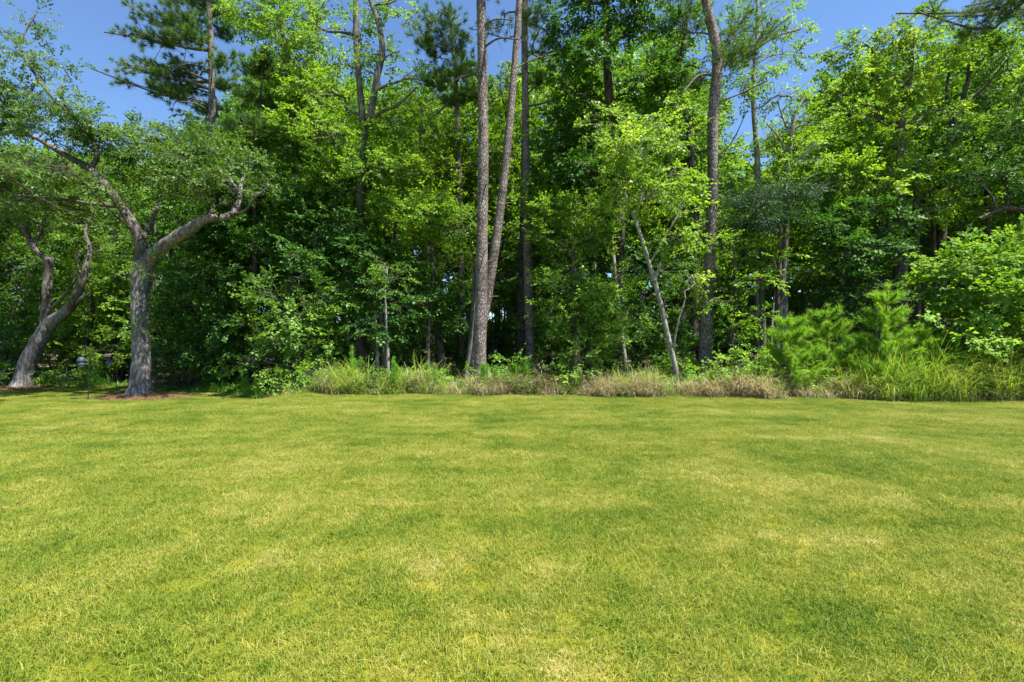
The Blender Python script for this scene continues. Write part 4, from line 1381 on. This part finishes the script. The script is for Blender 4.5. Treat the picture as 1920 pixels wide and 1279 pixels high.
# ------------------------------------------------------------------ understory along the front
US = [
    ('dense dark leafy tree right beside the big oak trunk', 360, 15.9 + 1.6, [(330, 480, 70, 0), (390, 520, 80, -0.4), (340, 580, 75, -0.4), (420, 600, 75, -0.3), (330, 660, 60, -0.5), (400, 680, 55, -0.5), (360, 420, 70, 0.3), (310, 720, 40, -0.3)], 'dark', 0.11, 2.6),
    ('layered green tree leaning over the grass left of the pines', 560, 15.6, [(500, 560, 60, -0.5), (555, 600, 65, -0.8), (610, 560, 60, -0.3), (520, 640, 55, -0.4), (590, 660, 50, -0.5), (480, 620, 50, 0), (560, 520, 60, 0.3), (460, 680, 40, 0), (620, 620, 50, 0)], 'mid', 0.12, 2.4),
    ('green tree with drooping boughs above the layered tree', 590, 16.8, [(540, 430, 75, 0), (620, 420, 80, -0.3), (580, 480, 80, -0.5), (500, 470, 65, 0.2), (660, 480, 70, 0), (560, 370, 70, 0.4), (640, 360, 70, 0.2)], 'dark', 0.12, 2.6),
    ('yellow-green oak crown left of the straight middle pine', 800, 16.2, [(800, 400, 65, -0.3), (850, 430, 55, -0.2), (760, 440, 60, 0), (830, 370, 50, 0.2), (790, 490, 60, 0.2), (740, 390, 55, 0.3), (850, 500, 50, 0.2)], 'bright', 0.10, 2.4),
    ('shady tree with reddish young leaves between pale stem and oak crown', 720, 15.8, [(700, 540, 60, 0), (750, 580, 60, -0.2), (690, 470, 60, 0.2), (720, 620, 55, -0.3), (780, 560, 50, 0.2), (670, 600, 50, 0.1)], 'dark', 0.11, 2.4),
    ('dark understory tree left of the foot of the twin pines', 830, 17.4, [(820, 560, 60, 0), (860, 600, 50, -0.4), (790, 620, 55, -0.2), (850, 530, 55, 0.2), (770, 660, 45, -0.5)], 'dark', 0.11, 2.0),
    ('glossy green tree with arching sprays right of the shaded pine', 1110, 15.0, [(1060, 520, 55, 0), (1110, 560, 60, -0.5), (1150, 540, 55, -0.2), (1080, 600, 55, -0.4), (1140, 620, 55, -0.5), (1040, 590, 45, 0.2), (1110, 660, 45, -0.4), (1170, 590, 40, 0)], 'shrub', 0.085, 2.3),
    ('olive green oak crown just above the glossy tree', 1080, 16.0, [(1040, 410, 60, 0), (1090, 400, 60, -0.4), (1050, 460, 55, -0.4), (1110, 450, 55, -0.3), (1140, 400, 45, 0.2), (1020, 360, 50, 0.4)], 'bright', 0.095, 2.4),
    ('dark shaded tree behind the pale leaning trunk', 1190, 17.0, [(1180, 470, 70, 0), (1210, 560, 65, 0), (1170, 640, 60, -0.3), (1240, 620, 60, -0.3), (1250, 510, 60, 0), (1200, 690, 45, -0.6), (1130, 510, 50, 0.5), (1120, 570, 50, 0.5)], 'dark', 0.12, 2.2),
    ('bright green young tree hugging the bowed pine trunk', 1375, 15.0, [(1382, 425, 34, 0.6), (1400, 475, 45, 0.4), (1385, 535, 45, 0.2), (1405, 590, 50, -0.2), (1378, 620, 34, -0.2), (1290, 575, 34, 1.2), (1425, 530, 40, 0.1), (1350, 455, 18, -0.2), (1345, 565, 18, -0.3)], 'bright', 0.11, 2.0),
    ('deep green layered tree behind the young pines', 1590, 16.4, [(1560, 430, 65, 0), (1620, 400, 70, 0.3), (1590, 480, 70, -0.4), (1650, 470, 60, -0.1), (1540, 510, 55, 0), (1620, 550, 65, -0.4), (1680, 420, 60, 0.2), (1560, 580, 55, 0.2), (1660, 540, 50, 0)], 'dark', 0.12, 2.5),
    ('sunlit leafy tree above the young pines on the right', 1640, 17.2, [(1580, 340, 65, 0), (1650, 340, 70, -0.4), (1700, 370, 60, -0.2), (1740, 400, 55, 0), (1540, 390, 55, 0.2), (1790, 380, 60, 0.2)], 'bright', 0.13, 2.3),
    ('small bright tree in the gap behind the feeder poles', 170, 20.0, [(160, 600, 70, 0), (220, 560, 75, 0.3), (120, 640, 60, 0), (200, 660, 60, -0.5), (160, 520, 70, 0.5), (250, 620, 55, 0)], 'bright', 0.12, 2.2),
    ('dark leafy tree filling the left edge behind the leaning oak', 20, 20.5, [(10, 560, 80, 0), (60, 620, 70, -0.3), (-50, 620, 90, 0), (20, 680, 60, -0.5), (40, 500, 80, 0.4), (-40, 500, 90, 0.2), (110, 560, 60, 0.2)], 'dark', 0.12, 2.4),
    ('shaded tree glimpsed between the pine trunks right of centre', 1005, 20.5, [(1000, 560, 60, 0), (1030, 500, 60, 0.3), (960, 580, 50, 0), (1010, 620, 55, -0.3), (1040, 430, 60, 0), (950, 520, 50, 0.4), (990, 470, 55, 0.2), (1070, 560, 50, 0.5)], 'mid', 0.12, 2.8),
    ('tall green tree between the big oak and the layered tree', 450, 18.6, [(430, 430, 80, 0), (480, 380, 80, 0.3), (420, 500, 75, 0), (490, 470, 75, -0.3), (520, 400, 70, 0), (470, 540, 60, 0), (400, 380, 70, 0.4)], 'dark', 0.12, 2.6),
]
for i, (lab, px, Y, bl, mk, lf, lai) in enumerate(US):
    top = min(b[1] for b in bl)
    rr = np.random.default_rng(900 + i)
    w = 9 + 4 * rr.random()
    broad_tree('understory_tree', lab, [(px + rr.uniform(-8, 8), 730, w + 3), (px + rr.uniform(-12, 12), 640, w), (px + rr.uniform(-15, 15), (640 + top) / 2, w * 0.75), (px, top + 10, 3)], Y, bl, mk, 'grey' if i % 3 else 'dark', 400 + i,
               group='understory trees along the front of the wood', leaf=lf, aspect=0.75, lai=lai, gap=0.04, sides=8, flare=0.5, limb_scale=0.7, nring=24)

# ------------------------------------------------------------------ shrubs and young pines
bush('leafy_shrub', 'large bright leafy shrub behind the tall grass on the right', 1830, 500, 13.6, 75, 'shrub', 501, leaf=0.14, aspect=0.8, lai=5.0,
     extra=[(1890, 480, 65, 0.2), (1790, 530, 65, 0), (1850, 570, 80, -0.5), (1920, 560, 80, -0.3), (1775, 600, 60, 0), (1820, 640, 75, -0.6), (1900, 650, 80, -0.6), (1960, 620, 90, -0.3), (1750, 490, 40, 0.5), (1770, 660, 50, -0.2), (1960, 500, 80, 0)])
bush('holly_shrub', 'broad bright shrub at the foot of the bowed pine', 1385, 680, 13.7, 36, 'shrub', 502, leaf=0.12, extra=[(1420, 665, 30, 0.1), (1360, 700, 26, -0.1), (1420, 705, 26, -0.2)])
bush('sapling_shrub', 'small leafy shrub right of the shaded pine foot', 1082, 690, 13.9, 24, 'shrub', 503, leaf=0.1, extra=[(1095, 665, 18, 0.1), (1075, 712, 20, 0)])
bush('sapling_shrub', 'low green shrub left of the brown brush', 955, 690, 14.4, 28, 'weed', 504, leaf=0.09, extra=[(940, 710, 20, -0.2)])
bush('dry_brush', 'brown dry brush clump right of the twin pine foot', 1005, 715, 13.5, 28, 'brush', 505, leaf=0.07, aspect=0.3, extra=[(975, 722, 22, 0), (1035, 725, 20, -0.1)], lai=2.2)
bush('sapling_shrub', 'small yellow-green sprout between dead grass and young pine', 1510, 700, 13.1, 16, 'maple', 506, leaf=0.08, extra=[(1500, 712, 12, 0)])
bush('leafy_weed', 'broad-leaved weed clump left of the feeder poles', 115, 705, 18.0, 26, 'shrub', 507, leaf=0.11, extra=[(90, 700, 22, 0.2), (145, 712, 20, 0)])
bush('leafy_weed', 'low leafy clump under the layered tree', 560, 700, 14.6, 30, 'shrub', 508, leaf=0.09, extra=[(600, 695, 26, 0), (520, 705, 24, 0.2)])
bush('leafy_weed', 'leafy clump at the left picture edge behind the oak foot', 0, 700, 18.6, 34, 'mid', 509, leaf=0.11, extra=[(-40, 690, 40, 0)])
young_pine('rounded young pine nearest the dead tan grass', 1482, 13.4, 590, 118, 601)
young_pine('bushy young pine just behind the rounded one', 1552, 13.7, 572, 118, 602)
young_pine('tallest young pine beside the leafy shrub', 1658, 13.2, 535, 118, 603, 0.1)
young_pine('small young pine among the tall grass below the shrub', 1725, 13.3, 610, 90, 604)
young_pine('small young pine between the two bigger young pines', 1605, 13.6, 630, 90, 605)

MARKS = [(0, 'the leaning oak'), (120, 'the left feeder pole'), (262, 'the forked oak'), (395, 'the sky pine'), (480, 'the small dark pine'), (560, 'the layered tree'), (675, 'the vine-clad tree'), (800, 'the yellow-green oak crown'),
         (900, 'the straight middle pine'), (990, 'the shaded pine'), (1090, 'the glossy tree'), (1160, 'the tall dark green tree'), (1240, 'the pale leaning maple'), (1330, 'the bowed pine'), (1424, 'the airy bright tree'), (1482, 'the rounded young pine'),
         (1590, 'the deep green layered tree'), (1662, 'the tallest young pine'), (1762, 'the twin dark stems'), (1850, 'the large leafy shrub'), (1940, 'the heavy low limb')]
USED = set()


def beside(px, what):
    """a label that places a thing by the nearest landmark not yet used for its kind"""
    for d, m, nm in sorted((abs(px - m), m, nm) for m, nm in MARKS):
        t = f"{what} {nm}, {'left' if px < m else 'right'} of it"
        if t not in USED:
            USED.add(t)
            return t


rw = np.random.default_rng(520)
for i in range(18):
    px_ = 500 + 1080 * (i + rw.uniform(0.1, 0.9)) / 18
    Yw = float(edge(XP(px_, 13.4))) + (rw.uniform(0.35, 1.0) if px_ < 1000 else rw.uniform(0.9, 1.5))
    rp = rw.uniform(9, 19)
    bush('edge_weed', beside(px_, 'low leafy weed at the lawn edge by'), px_, 640 + CAM_H * F / Yw - rp * 1.2, Yw, rp, ('shrub', 'weed', 'fern', 'mid')[i % 4], 540 + i, cat='weed', leaf=0.09, lai=2.0,
         extra=[(px_ + rw.uniform(-14, 14), 640 + CAM_H * F / Yw - rp * rw.uniform(1.6, 2.8), rp * 0.7)], group='low weeds along the lawn edge')

# ------------------------------------------------------------------ the depth of the wood: copies of a few grown trees
def make_proto(seed, leafkey, barkkey, H=15.0, R=2.4, low=0.32, leaf=0.16, lai=2.2, nb=13):
    rng = np.random.default_rng(seed)
    path = smooth_path([(0, 0, -0.1), (rng.normal(0, 0.15), rng.normal(0, 0.15), H * 0.35), (rng.normal(0, 0.3), rng.normal(0, 0.3), H * 0.7), (rng.normal(0, 0.3), 0, H * 0.97)], 30)
    rad = np.linspace(0.19, 0.03, 30) * (1 + 0.4 * np.exp(-path[:, 2] / 0.3))
    tb = Tubes()
    tb.add(path, rad, 9, 0.05, rng)
    me = {'trunk': [(tb.mesh('trunk'), BARK[barkkey])]}
    bl = []
    for i in range(nb):
        t = low + (0.97 - low) * (i + 0.5) / nb
        rr = R * math.sin(math.pi * min(0.97, (t - low) / (1.02 - low) * 0.8 + 0.18))
        az = i * 2.4 + rng.uniform(-0.5, 0.5)
        q = rr * rng.uniform(0.3, 0.75)
        bl.append((math.cos(az) * q, math.sin(az) * q, t * H, R * rng.uniform(0.42, 0.62)))
    v, f, rnd, st = baked_sprays(bl, rng, leaf * 0.8, 0.8, lai, 0.08)
    me['crown'] = [(mesh_from('crown', v, f, {'rnd': rnd}), LEAF[leafkey])]
    me['limb'] = []
    for s in st:
        c = s[0]
        k = int(np.argmin(np.abs(path[:, 2] - (c[2] - 0.6 * np.hypot(c[0], c[1])))))
        tb, tw = limb_tubes(path[k], min(0.06, rad[k] * 0.6), s, rng, 2)
        tb.v += tw.v
        tb.f += [q + tb.n for q in tw.f]
        me['limb'].append((tb.mesh('limb'), BARK[barkkey]))
    for lst in me.values():
        for m_, mt in lst:
            m_.materials.append(mt)
    return me


def place_proto(proto, name, label, group, x, y, s, rz, sz=1.0, limbs=True):
    g = float(ground(x, y))
    root = thing(name, label, 'tree', (x, y, g), group)
    root.rotation_euler = (0, 0, rz)
    root.scale = (s, s, s * sz)
    for nm, lst in proto.items():
        if nm == 'limb' and not limbs:
            continue
        for m_, mt in lst:
            link(nm, m_, None, root, 'stuff' if nm == 'crown' else None)
    return root


PROTO = [make_proto(700, 'far', 'dark'), make_proto(701, 'mid', 'grey', low=0.25), make_proto(702, 'bright', 'dark', R=2.6, low=0.38), make_proto(703, 'dark', 'dark', low=0.2),
         make_proto(704, 'far', 'pale', R=2.1, low=0.45)]
SKY_X = [-300, 0, 200, 330, 430, 520, 640, 760, 900, 1000, 1250, 1330, 1380, 1450, 1520, 1600, 1700, 1850, 1950, 2200]
SKY_Y = [250, 270, 270, 260, 200, 100, 100, 140, 140, 110, 50, 170, 290, 270, 170, 120, 90, 70, 60, 60]
rng = np.random.default_rng(77)
n_back = 0
for row, (Yr, step, off) in enumerate(((21.5, 92, 0), (26, 84, 40), (32, 80, 10), (39, 78, 50))):
    px = -160 + off
    while px < 2080:
        Y = Yr + rng.uniform(-1.5, 1.5)
        p = px + rng.uniform(-22, 22)
        ytop = np.interp(p, SKY_X, SKY_Y) + rng.uniform(-20, 70) + (20 if row == 0 else 0)
        x = XP(p, Y)
        H = CAM_H - (ytop - 639.5) / F * Y - float(ground(x, Y))
        k = int(rng.integers(0, len(PROTO)))
        s = H / 15.0
        place_proto(PROTO[k], 'woodland_tree', beside(p, 'tall leafy woodland tree close behind') if row == 0 else 'tall leafy tree far back in the depth of the wood', 'tall trees behind the front row' if row == 0 else 'trees far back in the wood', x, Y, s, rng.uniform(0, 6.28), limbs=row < 2)
        n_back += 1
        px += step

SAP = [make_proto(710, 'mid', 'dark', H=5.5, R=1.1, low=0.4, leaf=0.12, nb=6, lai=1.6), make_proto(711, 'far', 'grey', H=6, R=1.2, low=0.35, leaf=0.12, nb=6, lai=1.6), make_proto(712, 'dark', 'grey', H=5, R=1.2, low=0.25, leaf=0.12, nb=7, lai=2.0)]
for i in range(64):
    Y = rng.uniform(17.5, 30)
    p = -80 + 2080 * (i + rng.uniform(0, 1)) / 64
    x = XP(p, Y)
    if Y < float(edge(x)) + 2:
        Y = float(edge(x)) + 2.5
        x = XP(p, Y)
    place_proto(SAP[i % 3], 'thin_sapling', 'thin sapling standing in the shade under the tall trees', 'saplings under the tall trees', x, Y, rng.uniform(0.4, 0.95), rng.uniform(0, 6.28), rng.uniform(0.9, 1.5))

# bushes on the floor of the wood
BUSH = []
for k in range(3):
    r3 = np.random.default_rng(730 + k)
    b3 = [(*r3.normal(0, 0.7, 2), r3.uniform(0.5, 2.4), r3.uniform(0.5, 0.85)) for _ in range(8)]
    v, f, rnd, st = baked_sprays(b3, r3, 0.1, 0.75, 2.2)
    v[:, 2] = np.maximum(v[:, 2], 0.02)
    tb = Tubes()
    for q in st:
        a, b = limb_tubes(np.array((*r3.normal(0, 0.1, 2), -0.03)), 0.02, q, r3, 2, 0.1)
        for t in (a, b):
            tb.v += t.v
            tb.f += [g_ + tb.n for g_ in t.f]
            tb.n += t.n
    BUSH.append({'foliage': mesh_from('foliage', v, f, {'rnd': rnd}), 'stem': tb.mesh('stem')})
    BUSH[k]['foliage'].materials.append(LEAF[('dark', 'mid', 'far')[k]])
    BUSH[k]['stem'].materials.append(BARK['grey'])
for i in range(90):
    row = i % 3
    Y = (18.5, 25, 34)[row] + rng.uniform(-1.5, 2.5)
    p = -120 + 2160 * (i // 3 + rng.uniform(0, 1)) / 30
    x = XP(p, Y)
    Y = max(Y, float(edge(x)) + 1.8)
    root = thing('undergrowth_bush', beside(p, 'shaded leafy bush behind') if row == 0 and 0 < p < 1920 else 'leafy bush deep in the shade on the floor of the wood', 'bush', (x, Y, float(ground(x, Y)) + 0.02), 'bushes on the floor of the wood')
    s_ = rng.uniform(0.65, 1.05) * (1, 1.2, 1.5)[row]
    root.scale = (s_, s_, s_ * rng.uniform(0.7, 1.1))
    root.rotation_euler = (0, 0, rng.uniform(0, 6.28))
    for nm, m_ in BUSH[int(rng.integers(0, 3))].items():
        link(nm, m_, None, root, 'stuff' if nm == 'foliage' else None)

# far side of the wood, one mass of leaves
rng = np.random.default_rng(88)
bl = []
for p in np.arange(-700, 2700, 62):
  for Y in (47 + rng.uniform(-3, 4), 60 + rng.uniform(-3, 4)):
    for py in (690, 655, 620, 560, 490, 420, 340):
        if py < np.interp(p, SKY_X, SKY_Y) + 60:
            continue
        q = P(p + rng.uniform(-25, 25), py + rng.uniform(-20, 20), Y)
        bl.append((*q, rng.uniform(2.6, 4.0)))
v, f, rnd, st = crown_leaves(np.array(bl), rng, 0.75, 0.8, 1.1, 0.02, K=13)
fw = link('far_wood', mesh_from('far_wood', v, f, {'rnd': rnd}), LEAF['far'], kind='stuff')
tag(fw, 'far side of the wood, a green mass seen between the trunks', 'wood')

# ------------------------------------------------------------------ slim stems that show at the front
STEMS = [
    ('thin pale stem with a whitish lower trunk left of the pines', [(728, 730, 7), (727, 660, 6.5), (724, 600, 5), (722, 540, 3)], 15.0, [(715, 545, 26, 0), (735, 520, 26, 0), (720, 500, 24, 0)], 'pale', 'mid'),
    ('short pale stump-like stem left of the thin pale stem', [(710, 730, 9), (709, 690, 8), (706, 620, 6), (700, 540, 4)], 15.8, [(700, 520, 26, 0), (690, 500, 26, 0)], 'pale', 'mid'),
    ('dark slanting stem touching the left side of the twin pine foot', [(868, 730, 10), (877, 680, 9), (884, 620, 8), (888, 520, 6), (880, 440, 4)], 15.9, [(870, 430, 35, 0), (890, 410, 30, 0)], 'grey', 'mid'),
    ('forked grey stem in the shade under the glossy tree', [(1175, 730, 12), (1172, 680, 10), (1165, 620, 8), (1150, 480, 7), (1148, 440, 5)], 15.9, [(1150, 430, 30, 0), (1130, 420, 30, 0)], 'pale', 'dark'),
    ('reddish brown slim trunk left of the young pines', [(1432, 726, 13), (1431, 640, 12), (1428, 540, 11), (1424, 440, 10), (1418, 380, 7)], 16.0, [(1410, 400, 26, 0.4), (1440, 450, 24, 0.4)], 'grey', 'bright'),
    ('slanting grey trunk behind the rounded young pine', [(1452, 726, 15), (1460, 600, 13), (1468, 520, 11), (1474, 430, 10), (1478, 360, 7)], 16.3, [(1490, 380, 28, 0.3), (1470, 340, 28, 0.3)], 'grey', 'bright'),
    ('thin white crooked stem between the slim trunks', [(1444, 726, 5), (1448, 600, 4.5), (1456, 520, 4), (1450, 480, 3)], 15.6, [(1452, 480, 16, 0), (1440, 500, 14, 0)], 'pale', 'bright'),
    ('dark upright trunk above the leafy shrub', [(1722, 726, 17), (1720, 600, 16), (1718, 450, 14), (1716, 330, 12), (1700, 300, 8)], 17.0, [(1690, 320, 40, 0), (1740, 310, 40, 0.2)], 'dark', 'bright'),
    ('thin dark trunk right of the upright one above the shrub', [(1754, 726, 11), (1752, 500, 10), (1747, 380, 9), (1742, 300, 6)], 17.8, [(1750, 300, 40, 0)], 'dark', 'mid'),
]
for i, (lab, tr_, Y, bl, bk, mk) in enumerate(STEMS):
    broad_tree('slim_tree', lab, tr_, Y, bl, mk, bk, 800 + i, group='slim trees along the front of the wood', leaf=0.1, lai=1.5, sides=8, flare=0.4, limb_scale=0.6, nring=24)

# ------------------------------------------------------------------ bird feeders on hooks by the oak
METAL = plain_mat('dark_pole_metal', (0.03, 0.035, 0.03), 0.5, 0.6)
DOME = plain_mat('feeder_dome_plastic', (0.035, 0.05, 0.07), 0.55, 0.0, 0.3)
WOOD = plain_mat('feeder_wood', (0.07, 0.055, 0.05), 0.9, 0.0, 0.1)
SEED = plain_mat('feeder_seed_tube', (0.04, 0.055, 0.07), 0.6)


def lathe(prof, n=20):
    th = np.linspace(0, 2 * math.pi, n, endpoint=False)
    p = np.array(prof, float)
    v = np.stack((p[:, 0:1] * np.cos(th), p[:, 0:1] * np.sin(th), np.repeat(p[:, 1:2], n, 1)), -1).reshape(-1, 3)
    i = np.arange(len(p) - 1)[:, None] * n
    s = np.arange(n)[None, :]
    s2 = (s + 1) % n
    return v, np.stack((i + s, i + s2, i + n + s2, i + n + s), -1).reshape(-1, 4)


def hook_pole(label, px, Y, h, reach):
    x = XP(px, Y)
    g = float(ground(x, Y))
    root = thing('shepherd_hook', label, 'pole', (x, Y, g), 'feeder poles beside the oak')
    tb = Tubes()
    tb.add(smooth_path([(0, 0, -0.1), (0.02, 0, h * 0.5), (0.05, 0, h)], 10), np.full(10, 0.011), 7)
    link('pole', tb.mesh('pole'), METAL, root)
    tb = Tubes()
    tb.add(smooth_path([(0.05, 0, h), (0.04, 0, h + 0.14), (reach * 0.5, 0, h + 0.24), (reach, 0, h + 0.14), (reach, 0, h + 0.02), (reach - 0.05, 0, h + 0.05)], 20), np.full(20, 0.009), 6)
    link('hook', tb.mesh('hook'), METAL, root)
    tb = Tubes()
    tb.add(np.array(((-0.09, 0, 0.0), (0.0, 0, 0.09), (0.09, 0, 0.0))), np.full(3, 0.007), 5)
    link('ground_prong', tb.mesh('ground_prong'), METAL, root)
    return np.array((x + reach, Y, g + h + 0.02))


e1 = hook_pole('thin dark hooked pole standing at the left end of the straw bed', 165, 14.4, 1.36, -0.2)
fd = thing('bird_feeder', 'round bird feeder with blue-grey dome hanging from the left pole', 'bird feeder', e1 - UP * 0.42)
v, f = lathe([(0.005, 0.33), (0.05, 0.32), (0.09, 0.27), (0.105, 0.2), (0.103, 0.195), (0.02, 0.2)])
link('dome', mesh_from('dome', v, f, smooth=True), DOME, fd)
v, f = lathe([(0.02, 0.2), (0.085, 0.19), (0.09, 0.06), (0.06, 0.04), (0.002, 0.035)])
link('seed_bowl', mesh_from('seed_bowl', v, f, smooth=True), SEED, fd)
v, f = lathe([(0.03, 0.05), (0.095, 0.055), (0.1, 0.035), (0.03, 0.02)])
link('tray', mesh_from('tray', v, f, smooth=True), METAL, fd)
tb = Tubes()
tb.add(np.array(((0, 0, 0.33), (0.01, 0, 0.38), (0, 0, 0.42))), np.full(3, 0.005), 5)
link('hanger', tb.mesh('hanger'), METAL, fd)

e2 = hook_pole('thin dark hooked pole nearer the big oak trunk', 218, 14.9, 1.42, -0.22)
fd = thing('bird_feeder', 'small box feeder with pale wooden roof on the right pole', 'bird feeder', e2 - UP * 0.46)
rv = np.array([(-0.11, -0.1, 0.30), (0.11, -0.1, 0.30), (0.11, 0.1, 0.30), (-0.11, 0.1, 0.30), (-0.11, 0, 0.39), (0.11, 0, 0.39), (-0.11, -0.1, 0.285), (0.11, -0.1, 0.285), (0.11, 0.1, 0.285), (-0.11, 0.1, 0.285)])
rf = np.array([(0, 1, 5, 4), (2, 3, 4, 5), (0, 6, 7, 1), (1, 7, 8, 2), (2, 8, 9, 3), (3, 9, 6, 0), (6, 9, 8, 7), (0, 4, 4, 3), (1, 2, 5, 5)])
link('roof', mesh_from('roof', np.vstack((rv, )), rf[:7]), WOOD, fd)
v, f = lathe([(0.002, 0.285), (0.055, 0.28), (0.055, 0.06), (0.05, 0.04), (0.002, 0.035)], 14)
link('seed_tube', mesh_from('seed_tube', v, f, smooth=True), SEED, fd)
v, f = lathe([(0.002, 0.05), (0.1, 0.05), (0.1, 0.02), (0.002, 0.02)], 4)
link('tray', mesh_from('tray', v, f), WOOD, fd)
tb = Tubes()
tb.add(np.array(((0, 0, 0.385), (0.01, 0, 0.42), (0, 0, 0.46))), np.full(3, 0.005), 5)
link('hanger', tb.mesh('hanger'), METAL, fd)

# dry leaves dropped on the lawn
DRY = plain_mat('dry_leaf', (0.17, 0.11, 0.06), 0.8)


def fallen_leaf(label, px, py, seed, size=0.075):
    r = np.random.default_rng(seed)
    Y = CAM_H * F / (py - 639.5)
    x = XP(px, Y)
    nl = 9
    t = np.linspace(0, 1, nl)
    w = np.sin(t * math.pi) ** 0.7 * 0.38 * (1 + 0.2 * np.cos(t * 18))
    zz = 0.25 * (t - 0.5) ** 2
    c = np.stack((t - 0.5, np.zeros(nl), zz), 1)
    v = np.concatenate((c, c + np.stack((np.zeros(nl), w, w * 0.5), 1), c - np.stack((np.zeros(nl), w, -w * 0.4), 1))) * size
    i = np.arange(nl - 1)
    f = np.concatenate((np.stack((i, i + 1, nl + i + 1, nl + i), 1), np.stack((i + 1, i, 2 * nl + i, 2 * nl + i + 1), 1)))
    o = link('fallen_leaf', mesh_from('fallen_leaf', v, f, smooth=True), DRY)
    o.location = (x, Y, float(ground(x, Y)) + 0.04)
    o.rotation_euler = (r.uniform(-0.3, 0.3), r.uniform(-0.3, 0.3), r.uniform(0, 6))
    tag(o, label, 'leaf', 'dry leaves on the lawn')


fallen_leaf('dry brown leaf on the lawn at the left picture edge', 10, 957, 1, 0.055)
fallen_leaf('curled dry leaf beside the pale spot at the left edge', 34, 944, 2, 0.045)
